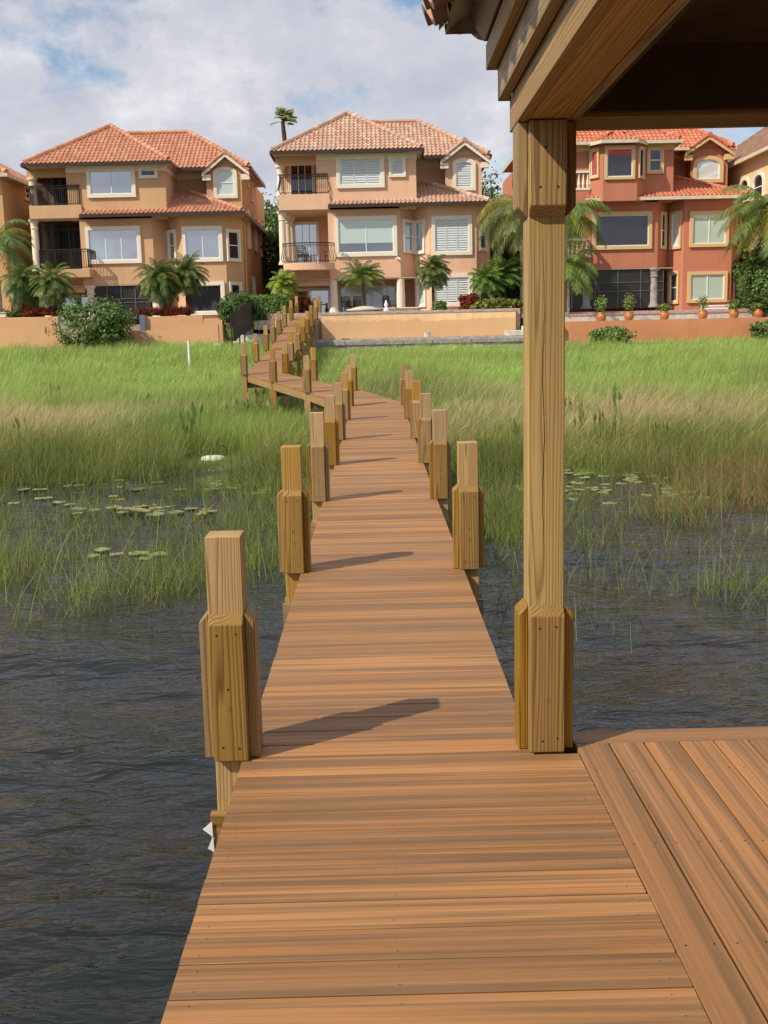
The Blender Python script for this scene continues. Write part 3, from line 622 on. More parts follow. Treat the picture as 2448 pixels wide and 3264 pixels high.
    m.box(xl, a2-.004, Y+.3, Y+.7, zg-.35, z2b-.002)
    m.build('balcony', st, hs)
    m = MB(); m.box(xl+.3, a3-.01, Y+.86, bw-.01, ze-.09, ze-.04); m.box(xl+.1, a2-.02, Y-.05, bw-.01, zb3b-.05, zb3b-.004); m.box(xl, cc_, Y+.01, bw-.01, zg-.05, zg-.01); m.build('soffit', 'soffit', hs)
    if K.get('balus'):
        for pts, z in (([(bx0+.1, Y-.05), (bx1-.05, Y-.05), (bx1-.05, Y+.02)], zb3), (rail2, z2)):
            m = MB()
            for p, q_ in zip(pts, pts[1:]):
                L = math.dist(p, q_); n = max(1, int(L/.22)); m.bar((*p, z+.95), (*q_, z+.95), .2, .12); m.bar((*p, z+.06), (*q_, z+.06), .2, .12)
                for i in range(n): t = (i+.5)/n; m.lathe([(.05, 0), (.085, .2), (.045, .45), (.04, .6), (.06, .72)], p[0]+(q_[0]-p[0])*t, p[1]+(q_[1]-p[1])*t, z+.12, 8)
            m.build('balustrade', 'cream', hs)
    else:
        railing(hs, [(bx0+.08, Y+.6), (bx0+.08, Y-.06), (bx1-.08, Y-.06), (bx1-.08, Y-.01)] if bx1 > a3 else [(bx0+.08, Y+.6), (bx0+.08, Y-.06), (bx1, Y-.06)], zb3, 1.02, belly=K.get('belly', 0))
        railing(hs, rail2, z2, 1.02, belly=K.get('belly', 0))
    for x, yy, za, zb_ in ((xl+.25, Y+.7, zb3, ze-.55), (xl+.28, Y+.35, z2, zb3b), (xl+.42, Y+1.9, z2, zb3b), (xl+.56, Y+2.9, z2, zb3b)): column(hs, x, yy, za, zb_, .2)
    if K.get('bscreen'):
        for za, zb_, x1_ in ((zb3, ze-.55, a3), (z2, zb3b, a2)):
            w = Wall((xl+.3, Y+.95), (x1_-.01, Y+.95)); m = MB(); w.box(m, 0, w.L, za+.02, zb_, -.01, 0); scr = m.build('screen_panel', 'screen_mesh', hs); m = MB()
            for i in range(4): u = (w.L-.05)*i/3; w.box(m, u, u+.05, za+.02, zb_, .001, .04)
            m.build('screen_frame', 'iron', scr)
    for px in K['gcol']: column(hs, X(px, Y+.25), Y+.25, zp, zg, .24, K.get('gmat', 'cream'), cap=K.get('gcap', False))
    # back walls of the balconies: openings
    wb = Wall((xl, bw), (a3, bw)); 
    window(hs, wb, (.5, wb.L-.25, zb3+.02, zb3+2.6), 'dark', .12, cols=3, trim=trim, name='balcony_door')
    window(hs, wb, (.6, wb.L-.1, z2+.02, z2+2.55), 'glass' if K.get('curved') else 'dark', .12, cols=3, trim=trim, name='balcony_door')
    wb = Wall((xl, bw), (cc_, bw)); window(hs, wb, (.4, wb.L*.36, zp+.02, zg-.35), 'glass', .1, cols=2, trim=trim, name='patio_door')
    window(hs, wb, (wb.L*.42, wb.L-.5, zp+.02, zg-.25), 'shutter' if False else 'glass_dark' if False else 'half' if K.get('curved') else 'dark', .1, cols=4, trim=trim, name='patio_door')
    if K.get('screen'):
        x0, x1 = X(K['screen'][0], Y+.6), X(K['screen'][1], Y+.6); w = Wall((x0, Y+.12), (x1, Y+.12)); m = MB(); w.box(m, 0, w.L, zp, zg-.02, -.01, 0); sc_ = m.build('screen_panel', 'screen', hs)
        m = MB(); n = K['screen'][2]
        for i in range(n+1): u = w.L*i/n; w.box(m, max(0, u-.022), min(w.L, u+.022), zp, zg-.02, .002, .05)
        for z in (zp+.9, zg-.75): w.box(m, 0, w.L, z-.018, z+.018, .003, .04)
        m.build('screen_frame', 'frame_grey', sc_)
    # roofs
    L0, R0, ap = X(ek[1], Y-.6, ek[0]), X(ek[2], Y-.6, ek[0]), None; hw = (R0-L0)/2; zap = Z(K['apex'], 0.5*(ek[1]+ek[2]), Y-.6+hw) if K['apex'] else ze+.675*hw
    t = (zap-ze)/hw; ct = 1/math.sqrt(1+t*t); Y0 = Y-.6; YB0 = Yd-.5; xB = X(K['eaveB'], YB0, ek[0]+60)
    run = 3.2
    for _ in range(30):
        zl = Z(K['ridgeB'], 850, YB0+run); run += (zl-(ze+t*run))*.5 if K['ridgeB'] else 0
        run = min(max(run, 2.8), 4.6)
    YBB = YB0+2*run
    tb = MB(); xm = (L0+R0)/2; tw = .235; TP = lambda A, B, up, L, hl, hr: tile_plane(tb, A, B, up, L, hl, hr, tw, .36, .05, .035, 6)
    TP((L0, Y0, ze), (R0, Y0, ze), (0, ct, t*ct), hw/ct, ct, ct)
    TP((L0, YBB, ze), (L0, Y0, ze), (ct, 0, t*ct), hw/ct, ct, ct)
    TP((R0, Y0, ze), (R0, YB0+run, ze), (-ct, 0, t*ct), hw/ct, ct, 0)
    TP((xB, YB0, ze), (xB, YBB, ze), (-ct, 0, t*ct), run/ct, ct, ct)
    TP((xB, YBB, ze), (L0, YBB, ze), (0, -ct, t*ct), run/ct, ct, ct)
    # dormer gable
    gx, gy = K['gable'][0], K['gable'][1]; gL, gR = X(K['gable'][2], Yd-.45, K['gable'][3]), X(K['gable'][4], Yd-.45, K['gable'][3]); gz0 = Z(K['gable'][3], gx, Yd-.45); gz1 = Z(gy, gx, Yd-.45); gm = (gL+gR)/2; gw = (gR-gL)/2; gt = (gz1-gz0)/gw; gc = 1/math.sqrt(1+gt*gt); GY0 = Yd-.45; GY1 = Yd+4
    gzh = lambda x: gz0+gt*(gw-abs(x-gm))
    tile_plane(tb, (xm, YB0, ze), (xB, YB0, ze), (0, ct, t*ct), run/ct, 0, ct, tw, .36, .05, .035, 6, skip=lambda v: gL < v[0] < gR and v[2] < gzh(v[0])-.02)
    TP((gL, GY1, gz0), (gL, GY0, gz0), (gc, 0, gt*gc), gw/gc, 0, 0); TP((gR, GY0, gz0), (gR, GY1, gz0), (-gc, 0, gt*gc), gw/gc, 0, 0)
    # skirt roof over the second floor
    S0, S1 = X(sk[1], Y0, sk[0]), X(sk[2], Y0, sk[0]); ts = .42; cs = 1/math.sqrt(1+ts*ts); rn = 3.5
    TP((S0, Y0, zs), (S1, Y0, zs), (0, cs, ts*cs), rn/cs, 0, cs)
    TP((S1, Y0, zs), (S1, Y0+12, zs), (-cs, 0, ts*cs), 1.2/cs, cs, 0)
    if K.get('bay3'):
        zz_ = ze-.05; q = [(X(K['bay3'][0]-15, Y-.4), Y-.4), (X(K['bay3'][1]-6, Y-1.4), Y-1.35), (X(K['bay3'][2]+6, Y-1.4), Y-1.35), (X(K['bay3'][3]+15, Y-.4), Y-.4)]
        for p_, q_ in zip(q, q[1:]):
            dd = Vector((q_[0]-p_[0], q_[1]-p_[1], 0)); nn = Vector((-dd.y, dd.x, 0)).normalized(); TP((*p_, zz_), (*q_, zz_), (nn.x, nn.y, .5), 1.3, 0.25, .25)
    rf = tb.build('roof', tmat, hs)
    rb = None; r_ = .13
    def ridge(_, p, q, r=.11, seg=.4): mm = MB(); RIDGE(mm, p, q, r, seg); mm.build('ridge_cap', tmat, rf)
    ridge(rb, (L0+.1, Y0+.1, ze+.1), (xm, Y0+hw, zap+.05), r_); ridge(rb, (R0-.1, Y0+.1, ze+.1), (xm, Y0+hw, zap+.05), r_); ridge(rb, (xm, Y0+hw, zap+.05), (xm, YBB-hw, zap+.05), r_)
    zrB = ze+t*run; ridge(rb, (xm, YB0+run, zrB+.06), (xB-run, YB0+run, zrB+.06), r_); ridge(rb, (xB-.1, YB0+.1, ze+.1), (xB-run, YB0+run, zrB+.06), r_); ridge(rb, (xB-.1, YBB-.1, ze+.1), (xB-run, YB0+run, zrB+.06), r_)
    ridge(rb, (gm, GY0-.02, gz1+.05), (gm, GY1, gz1+.05), r_); ridge(rb, (S1-.1, Y0+.1, zs+.08), (S1-rn, Y0+rn, zs+ts*rn+.06), r_)
    for xg, sg in ((gL, 1), (gR, -1)): ridge(rb, (xg, GY0+.06, gz0+.06), (gm, GY0+.06, gz1+.06), .10, .38)
    # under-roof sheets, fascia and gutters
    m = MB()
    m.poly([(L0+.02, Y0+.02, ze-.03), (R0-.02, Y0+.02, ze-.03), (xm, Y0+hw, zap-.05)]); m.poly([(xm, YB0+.02, ze-.03), (gL, YB0+.02, ze-.03), (gL, YB0+run*.9, ze+t*run*.9-.05), (xm, YB0+run*.9, ze+t*run*.9-.05)])
    m.box(L0+.03, R0-.03, Y0+.03, Yr, ze-.10, ze-.06); m.box(R0-.03, xB-.05, Yd+.31, YBB-.05, ze-.10, ze-.06); m.box(L0+.05, R0-.04, Yr, YBB-.05, ze-.10, ze-.06)
    m.box(S0+.05, S1-.05, Y0+.03, Y+1.3, zs-.1, zs-.06); m.box(e1, S1-.05, Y+1.3, Y+12, zs-.1, zs-.06)
    m.build('soffit', 'soffit', rf)
    m = MB(); g_ = .06; h_ = .17
    for x0, x1, y0, y1, z in ((L0, R0, Y0-g_, Y0+.02, ze), (L0-g_, L0, Y0-g_, YBB, ze), (R0, R0+g_, Y0-g_, YB0, ze), (R0+g_, gL+.2, YB0-g_, YB0, ze), (xB, xB+g_, YB0-g_, YBB, ze), (S0, S1, Y0-g_, Y0+.02, zs), (S1, S1+g_, Y0-g_, Y0+12, zs), (S0-g_, S0, Y0-g_, Y0+.6, zs)):
        m.box(x0, x1, y0, y1, z-h_, z+.0)
    if K.get('bay3'):
        for p_, q_ in zip(q, q[1:]): m.bar((*p_, zz_-.09), (*q_, zz_-.09), .06, .18)
    m.build('gutter', fas, rf)
    m = MB()   # rake boards of the gable
    for xg, sg in ((gL, 1), (gR, -1)):
        m.hexa([(xg, GY0+.02, gz0-.22), (gm, GY0+.02, gz1-.22), (gm, GY0+.10, gz1-.22), (xg, GY0+.10, gz0-.22), (xg, GY0+.02, gz0-.02), (gm, GY0+.02, gz1-.02), (gm, GY0+.10, gz1-.02), (xg, GY0+.10, gz0-.02)])
        m.box(min(xg, xg+sg*.45), max(xg, xg+sg*.45), GY0+.12, Yd-.002, gz0-.42, gz0-.125)
    m.build('rake_board', 'trim_cream' if trim != 'trim_yellow' else 'trim_yellow', rf)
    # windows: (plane, x0,y0,x1,y1, style, options)
    WL = {'f': Wall((a2, Y), (b2, Y)), 'u': Wall((a3, Y), (b3, Y)), 'c1': Wall((b2, Y), (cc_, Y+1.1)), 'c2': Wall((cc_, Y+1.1), (e0, Y)), 'b': Wall((e0, Y), (e1, Y)), 'c3': Wall((e1, Y), (e2, Y+1.2)), 'd': Wall((d0, Yd), (d1, Yd)), 'r': Wall((b3, Yr), (d0, Yr)), 's': Wall((e2, Y+1.2), (e2, Yb)), 's3': Wall((d1, Yd), (d1, Yb))}
    if K.get('bay3'): WL['t1'] = Wall((X(K['bay3'][0]), Y), (X(K['bay3'][1], Y-.8), Y-.8)); WL['t2'] = Wall((X(K['bay3'][1], Y-.8), Y-.8), (X(K['bay3'][2], Y-.8), Y-.8)); WL['t3'] = Wall((X(K['bay3'][2], Y-.8), Y-.8), (X(K['bay3'][3]), Y))
    for wn in K['win']:
        pl_, x0, y0, x1, y1, sty = wn[:6]; op = wn[6] if len(wn) > 6 else {}
        w = WL[pl_]; u0, za = w.hit(c, x0, y1); u1, zb_ = w.hit(c, x1, y0); zm = w.hit(c, (x0+x1)/2, y1)[1]; zt = w.hit(c, (x0+x1)/2, y0)[1]
        u0, u1 = max(u0, .04), min(u1, w.L-.04)
        window(hs, w, (u0, u1, zm, zt), sty, op.get('tw', .17), op.get('arch', 0), trim, op.get('cols', 1), op.get('split', False), square=op.get('sq', False))
    for (u, z0_, z1_) in K.get('sidewin', []):
        window(hs, WL['s'], (u, u+.9, zp+z0_, zp+z1_), 'dark', .14, trim=trim, split=True)
    for (u, z0_, z1_) in K.get('sidewin3', []):
        window(hs, WL['s3'], (u, u+.8, zp+z0_, zp+z1_), 'dark', .14, trim=trim, split=True)
    # downspout at the bay corner
    m = MB(); xx = S1-.35; m.tube([(S1, Y+1.3, zs-.12), (xx-.2, Y+1.5, zs-.5), (e2+.07, Y+1.6, zs-.6), (e2+.07, Y+1.6, zp)], .05, 6); m.build('downspout', st if trim == 'trim_cream' else fas, hs)
    return hs, dict(zp=zp, ze=ze, zs=zs, zg=zg, xl=xl, e2=e2, zb3=zb3, z2=z2, L0=L0, R0=R0, xB=xB, zap=zap)

KM = dict(xl=165, a3=410, b3=1020, a2=472, b2=915, c=1000, e0=1095, e1=1385, e2=1460, d0=1198, d1=1420, eave=(283, 120, 1060, 590), apex=62, eaveB=1475, ridgeB=118,
          skirt=(612, 480, 1480, 900), gable=(1315, 228, 1165, 345, 1468), ghead=(1072, 700), bal3=(175, 487, 562, 658), bal2=(187, 508, 990, 1033), curved=True, belly=.13, gcol=(495, 912),
          win=[('u', 526, 310, 818, 520, 'shutter', dict(tw=.2)), ('u', 848, 308, 950, 453, 'shutter', dict(arch=.5, tw=.13, sq=True)), ('f', 519, 692, 896, 940, 'half', dict(tw=.2, cols=2)),
               ('c1', 934, 714, 994, 920, 'glass', dict(split=True, tw=.13)), ('c2', 1010, 716, 1070, 925, 'glass', dict(split=True, tw=.13)), ('b', 1112, 690, 1358, 932, 'shutter', dict(tw=.19)), ('c3', 1398, 706, 1447, 908, 'glass', dict(split=True, tw=.13)),
               ('d', 1240, 338, 1380, 536, 'shutter', dict(arch=.25, split=True, tw=.2)), ('b', 1110, 1048, 1362, 1248, 'shutter', dict(tw=.19)), ('c2', 1022, 1060, 1078, 1252, 'blind', dict(split=True, tw=.13)), ('c3', 1400, 1062, 1450, 1240, 'dark', dict(tw=.13))],
          sidewin=[(3, 4.2, 5.8), (7, 4.2, 5.8)])
hM, iM = house('house', 'peach three-storey house with mottled tan and rose tiles, white shutters and a bow-fronted iron balcony', C2, KM, ('stucco_peach', 'trim_cream', 'tile_blend', 'gutter_brown'))
KL = dict(xl=200, a3=425, b3=1030, a2=488, b2=935, c=1028, e0=1112, e1=1380, e2=1488, d0=1280, d1=1495, eave=(322, 132, 1045, 590), apex=105, eaveB=1540, ridgeB=150,
          skirt=(634, 492, 1500, 900), gable=(1375, 262, 1240, 380, 1530), ghead=(1076, 700), bal3=(190, 510, 592, 672), bal2=(232, 540, 990, 1040), bscreen=True, gcol=(535, 938, 1148, 262), gcap=True,
          screen=(560, 905, 4),
          win=[('u', 541, 345, 828, 540, 'glass', dict(tw=.18, cols=2)), ('u', 855, 338, 967, 422, 'dark', dict(arch=.3, tw=.12, sq=True)), ('f', 537, 717, 862, 946, 'glass', dict(tw=.18, cols=3)),
               ('c2', 1032, 738, 1082, 935, 'glass', dict(split=True, tw=.13)), ('b', 1115, 716, 1365, 935, 'glass', dict(tw=.18, cols=2)), ('c3', 1395, 734, 1468, 934, 'dark', dict(split=True, tw=.14)),
               ('d', 1316, 352, 1455, 545, 'blind', dict(arch=.3, split=True, tw=.18)), ('b', 1140, 1058, 1380, 1262, 'dark', dict(tw=.18)), ('c3', 1412, 1058, 1480, 1210, 'dark', dict(split=True, tw=.14))],
          sidewin=[(2.5, 3.9, 6.1), (6, 4., 6.1), (9.5, 3.9, 6.1), (4, .9, 2.4)], sidewin3=[(2.6, 7.5, 9.0), (4.6, 6.9, 9.0)])
hL, iL = house('house', 'tan three-storey house with plain orange clay tile roof and straight iron balcony railings', C1, KL, ('stucco_tan', 'trim_cream', 'tile_orange', 'gutter_brown'))
KR = dict(xl=345, a3=590, b3=1125, a2=630, b2=1045, c=1102, e0=1190, e1=1460, e2=1512, d0=1222, d1=1425, eave=(208, 300, 1180, 800), apex=None, eaveB=1478, ridgeB=58,
          skirt=(522, 655, 1560, 900), gable=(1330, 176, 1198, 268, 1472), ghead=(920, 800), bal3=(480, 668, 488, 560), bal2=(520, 662, 868, 905), balus=True, gcol=(1025, 645), gmat='concrete', gcap=True,
          screen=(560, 1068, 4), bay3=(662, 735, 925, 968),
          win=[('t1', 668, 250, 722, 418, 'curtain', dict(tw=.12)), ('t2', 745, 235, 918, 424, 'valance', dict(tw=.14)), ('t3', 932, 240, 966, 420, 'dark', dict(tw=.1)), ('u', 980, 240, 1078, 392, 'dark', dict(arch=.12, split=True, tw=.14)),
               ('f', 678, 604, 1012, 814, 'dark', dict(tw=.18)), ('c1', 1054, 604, 1088, 812, 'dark', dict(split=True, tw=.12)), ('c2', 1114, 602, 1182, 812, 'white', dict(split=True, tw=.15)), ('b', 1218, 600, 1442, 800, 'blind', dict(tw=.17, cols=2)),
               ('d', 1238, 292, 1410, 442, 'white', dict(arch=.45, tw=.2)), ('b', 1206, 936, 1432, 1110, 'blind', dict(tw=.17, cols=2)), ('c2', 1104, 936, 1168, 1118, 'glass', dict(split=True, tw=.15)), ('c3', 1474, 596, 1504, 800, 'dark', dict(tw=.1)), ('c3', 1462, 936, 1494, 1100, 'dark', dict(tw=.1))],
          sidewin=[(2.5, 4., 6.), (6, 4., 6.)])
hR, iR = house('house', 'terracotta red three-storey house with yellow window surrounds, bay window and white balustrades', C3, KR, ('stucco_terracotta', 'trim_yellow', 'tile_red', 'gutter_cream'))

# house at the far left edge and house at the far right edge
def side_house(label, wx0, wx1, y0, y1, zb, ze, st, tmat, gut, side, wins, over=.45, pitch=.62):
    h = empty('house', (0, 0, 0), label, 'house'); m = MB(); m.box(wx0, wx1, y0, y1, zb-.6, ze); m.build('wall', st, h)
    A0, A1, B0, B1 = wx0-over, wx1+over, y0-over, y1+over; hw = (A1-A0)/2; c = 1/math.sqrt(1+pitch**2); tb = MB(); xm = (A0+A1)/2
    for a, b_, up, hl, hr in (((A0, B0, ze), (A1, B0, ze), (0, c, pitch*c), c, c), ((A1, B0, ze), (A1, B1, ze), (-c, 0, pitch*c), c, c), ((A0, B1, ze), (A0, B0, ze), (c, 0, pitch*c), c, c)):
        tile_plane(tb, a, b_, up, hw/c, hl, hr, .24, .36, .05, .035, 6)
    rf = tb.build('roof', tmat, h); rb = MB(); zt = ze+pitch*hw
    for a in ((A0, B0), (A1, B0)): ridge(rb, (*a, ze+.08), (xm, B0+hw, zt+.05), .13)
    ridge(rb, (xm, B0+hw, zt+.05), (xm, B1-hw, zt+.05), .13); rb.build('ridge_cap', tmat, rf)
    m = MB(); g_ = .07
    for q in ((A0, A1, B0-g_, B0), (A0-g_, A0, B0-g_, B1), (A1, A1+g_, B0-g_, B1)): m.box(*q, ze-.18, ze)
    m.build('gutter', gut, rf); m = MB(); m.box(A0+.02, A1-.02, B0+.02, B1, ze-.09, ze-.05); m.build('soffit', 'soffit', rf)
    for (wl, r, sty, arch) in wins: window(h, wl, r, sty, .14, arch, 'trim_cream', split=True)
    return h
x0 = float(atY(*C1(20, 600), 60)[0]); zeA = float(atY(*C1(30, 390), 59.6)[2]); wl = Wall((x0, 60), (x0, 75)); u1, za1 = wl.hit(C1, 148, 555); u2, zb1 = wl.hit(C1, 176, 470); v1, zc1 = wl.hit(C1, 68, 975); v2, zd1 = wl.hit(C1, 98, 885)
side_house('pale tan house cut off by the left edge of the photo, side wall shaded', x0-11, x0, 60, 76, 3.86, zeA, 'stucco_gold', 'tile_orange', 'gutter_cream', 1,
           [(wl, (u1, u2, za1, zb1), 'dark', 0), (wl, (v1, v2, zc1, zd1), 'dark', 0)], pitch=.55)
zeD = 11.75; wl = Wall((20.7, 76), (20.7, 50)); wf = []
for (a, b_, c, d, ar) in ((1506, 400, 1562, 560, .5), (1578, 368, 1645, 560, .5)):
    u1, z1_ = wl.hit(C3, a, d); u2, z2_ = wl.hit(C3, b_ if False else c, b_); wf.append((wl, (u1, u2, z1_, z2_), 'dark', ar))
side_house('cream house with faded brown tile roof cut off by the right edge of the photo', 20.7, 31, 50.5, 76, 3.6, zeD, 'stucco_pale', 'tile_brown', 'gutter_cream', -1, wf, pitch=.7)
# low building seen in the gap between the tan and the peach house
bb = empty('outbuilding', (0, 0, 0), 'low brown building in the shaded gap between the tan house and the peach house', 'building')
m = MB(); m.box(-10.5, -6.6, 78, 86, 3, 7.2); m.build('wall', 'stucco_tan', bb); m = MB(); tile_plane(m, (-10.8, 77.6, 7.2), (-6.3, 77.6, 7.2), (0, .85, .5), 4.5, .4, .4, .25, .36, .05, .03, 6); m.build('roof', 'tile_orange', bb)

# ------------------------------------------------------------------ patios, garden walls, seawall
def slab(name, x0, x1, y0, y1, z0, z1, mat, label=None): m = MB(); m.box(x0, x1, y0, y1, z0, z1); return tag(m.build(name, mat), kind='structure', label=label)
slab('patio', -5.3, 7.2, 54.3, 75, 2.2, 3.85, 'paver_pink'); slab('patio', -19.5, -8.2, 53.1, 75, 2, 3.45, 'paver_pink'); slab('patio', 7.6, 21, 55.0, 75, 2.2, 3.6, 'paver_pink'); slab('patio', -34, -19.6, 53.4, 75, 2, 3.4, 'paver_pink')
def gwall(segs, y0, y1, zb, mat, cap, label, capm='concrete', capo=.03):
    r = empty('garden_wall', (0, 0, 0), label, 'wall'); m = MB(); mc = MB()
    for x0, x1, zt in segs: m.box(x0, x1, y0, y1, zb, zt); cap and mc.box(x0-.01, x1+capo, y0-capo, y1+capo, zt+.001, zt+cap)
    m.build('wall_body', mat, r)
    if cap: mc.build('coping', capm, r)
    return r
def xz(c, px, py, Y): v = atY(*c(px, py), Y); return float(v[0]), float(v[2])
a_ = [xz(C1, q, 1345, 51) for q in (-40, 275, 1085)]; b_ = [xz(C1, q, 1318, 51) for q in (1085, 1340)]; lo_ = xz(C1, 500, 1372, 51)
gwall([(-40, a_[1][0], a_[0][1]), (a_[1][0]+.001, xz(C1, 560, 1372, 51)[0], lo_[1]), (xz(C1, 560, 1372, 51)[0]+.001, b_[0][0], a_[2][1]-.05), (b_[0][0]+.001, b_[1][0], b_[1][1])], 51, 51.3, 1.3, 'wall_tan', 0, 'low smooth tan wall along the grass in front of the tan house, stepping in height')
r = gwall([(-40, xz(C1, 360, 1275, 52.6)[0], xz(C1, 200, 1274, 52.6)[1]), (xz(C1, 893, 1268, 52.6)[0], xz(C1, 1245, 1268, 52.6)[0], xz(C1, 1100, 1267, 52.6)[1]), (xz(C1, 1245, 1295, 52.6)[0]+.001, -7.3, xz(C1, 1290, 1295, 52.6)[1])], 52.6, 53.0, 1.8, 'wall_tan', 0, 'upper tan planter wall behind the low one, holding red bromeliads and palms')
m = MB()
for p0_, p1_ in ((360, 395), (860, 893)):
    x0, x1 = xz(C1, p0_, 1300, 52.5)[0], xz(C1, p1_, 1300, 52.5)[0]; m.box(x0, x1, 52.45, 52.95, 1.8, xz(C1, p0_, 1262, 52.5)[1])
m.build('tiled_pillar', 'blue_tile', r)
x0, z0 = xz(C2, 432, 1300, 54); x1, z1 = xz(C2, 1628, 1282, 54)
r = gwall([(x0, x1, 3.72)], 54, 54.28, 1.6, 'wall_peach', .07, 'sun-faded peach retaining wall in front of the peach house, stained along its foot', 'concrete')
sea = empty('seawall', (0, 0, 0), 'grey rock-capped seawall with a pink paver ledge below the peach retaining wall', 'seawall')
Ys = 51.6; zt1 = xz(C2, 900, 1458, Ys)[1]; zt2 = xz(C2, 900, 1438, 53.4)[1]
m = MB(); m.box(x0-.6, 8.6, Ys, Ys+.5, .8, zt1-.16); m.build('wall_body', 'concrete', sea)
m = MB(); n_ = 26; w_ = (8.65-(x0-.65))/n_
for i in range(n_): o_ = random.uniform(-.02, .02); m.box(x0-.65+w_*i+.008, x0-.65+w_*(i+1), Ys-.07+o_, Ys+.45, zt1-.158, zt1+random.uniform(-.008, .012))
m.build('rock_cap', 'rock_cap', sea)
m = MB(); m.box(x0-.3, 7.2, Ys+.5, 53.995, 1.5, zt2-.06); 
m.build('ledge_fill', 'concrete', sea); m = MB()
k = 0; x = x0-.3
while x < 7.1: m.box(x, x+.19, 53.2, 53.99, zt2-.059, zt2+random.uniform(-.004, .004)); x += .2
m.build('paver_ledge', 'paver_pink', sea)
st_ = empty('garden_steps', (0, 0, 0), 'pale stone block steps at the right end of the peach retaining wall', 'steps')
for i, (xx, zz_) in enumerate(((7.05, .22), (7.5, .42))): m = MB(); m.box(xx-.7+i*.4, xx+1.6, 52.5+i*.3, 53.9, zt2-.05, zt2+zz_); o = m.build('step', 'stone_light', st_); bevel(o, .02)
z1 = xz(C3, 900, 1208, 53)[1]; gwall([(7.9, 24, z1)], 53, 53.35, 1.4, 'wall_terracotta', 0, 'terracotta painted wall with pale scuffs in front of the red house')
z2 = xz(C3, 900, 1168, 54.6)[1]; r = gwall([(7.9, 22, z2-.07)], 54.6, 54.95, 2., 'stone_light', .07, 'rough pale stone planter wall behind the terracotta wall, topped with pavers', 'paver_pink', .04)
slab('path', 7.9, 24, 53.34, 54.61, 1.4, z1-.03, 'paver_pink', 'narrow ledge between the terracotta wall and the stone wall')
# steps and rubble by the dark fence, left of the ramp
sr = empty('garden_steps', (0, 0, 0), 'weathered block steps and grey rubble between the tan wall and the boardwalk ramp', 'steps')
for i in range(5): m = MB(); m.box(-7.0+i*.1, -4.9-i*.05, 51.2+i*.6, 51.9+i*.6, 1.6, 2.0+i*.28); o = m.build('step', 'stone_light', sr); bevel(o, .03)
bw_ = empty('garden_wall', (0, 0, 0), 'small white brick wall end beside the ramp, under the hedge', 'wall'); m = MB()
for rr_ in range(7):
    for q in range(4): m.box(-5.95+q*.31+(.15 if rr_ % 2 else 0), -5.66+q*.31+(.15 if rr_ % 2 else 0), 53.6, 53.9, 2.0+rr_*.22, 2.2+rr_*.22)
m.build('wall_body', 'stone_light', bw_)
for i in range(14):
    x, y = random.uniform(-7.4, -4.4), random.uniform(49.6, 51.2); m = MB(); r0 = random.uniform(.12, .3)
    m.loft([[(r0*s_*math.cos(a*1.05+random.uniform(-.2, .2))*random.uniform(.8, 1.2), r0*s_*math.sin(a*1.05)*random.uniform(.8, 1.2), zz_) for a in range(6)] for s_, zz_ in ((.8, -.1), (1.05, r0*.3), (.9, r0*.6), (.4, r0*.8))])
    o = m.build('rock', 'rock_cap', loc=(x, y, float(gz(np.array([x]), np.array([y]))[0]))); bevel(o, .02); tag(o, 'grey weathered rock lying in the weeds left of the ramp', 'rock', 'rocks left of the ramp')
# wavy dark mesh fence
fe = empty('mesh_fence', (0, 0, 0), 'dark sagging mesh fence panel standing beside the ramp in front of the hedge', 'fence'); m = MB(); rows = []
top = [(145, 262), (190, 220), (235, 182), (290, 165)]; bot = [(120, 590), (175, 470), (235, 440), (310, 400)]
def C6(x, y): return (700+x/2.765, 900+y/2.765)
pt_ = []
for i in range(13):
    t = i/12; Yq = 48.5+5*t; tx = np.interp(t, [0, .3, .7, 1], [105, 165, 225, 288]); ty = np.interp(t, [0, .3, .7, 1], [265, 232, 190, 168]); by = np.interp(t, [0, .1, .4, .7, 1], [520, 505, 470, 430, 400])
    a = atY(*C6(tx, ty), Yq); b_ = atY(*C6(tx, by), Yq); pt_.append(((a[0]+.08*math.sin(t*9), a[1], a[2]), (a[0]+.05*math.sin(t*9+1), a[1], b_[2])))
for (a, b_), (c, d) in zip(pt_, pt_[1:]): m.hexa([b_, d, (d[0]+.03, d[1], d[2]), (b_[0]+.03, b_[1], b_[2]), a, c, (c[0]+.03, c[1], c[2]), (a[0]+.03, a[1], a[2])])
m.build('mesh_panel', 'cable', fe)
for i in (0, 4, 8, 12):
    m = MB(); a, b_ = pt_[i]; m.tube([(a[0]-.03, a[1]-.03, 1.4), (a[0]-.03, a[1]-.03, a[2]+.05)], .035, 6); m.build('fence_post', 'iron', fe)
# white pipe, float, bird
x, y, z = atY(*DP(409, 776), 44); o = MB(); o.tube([(0, 0, -.4), (0, 0, .5), (0, 0, .74)], .05, 10); o = o.build('pipe', 'white', loc=(x, y, z)); tag(o, 'white plastic pipe standing upright in the green marsh grass', 'pipe')
x, y, z = atZ(*DP(461, 996), 0.02); FLOAT = (float(x), float(y)); m = MB(); m.loft([[(.28*s_*math.cos(a*.35), .17*s_*math.sin(a*.35), z_) for a in range(18)] for s_, z_ in ((.85, -.06), (1, .0), (1, .07), (.9, .12), (.6, .145))]); o = m.build('float', 'float_white', loc=(x, y, .0), smooth=True); tag(o, 'pale oval plastic float drifting at the edge of the reeds', 'float')
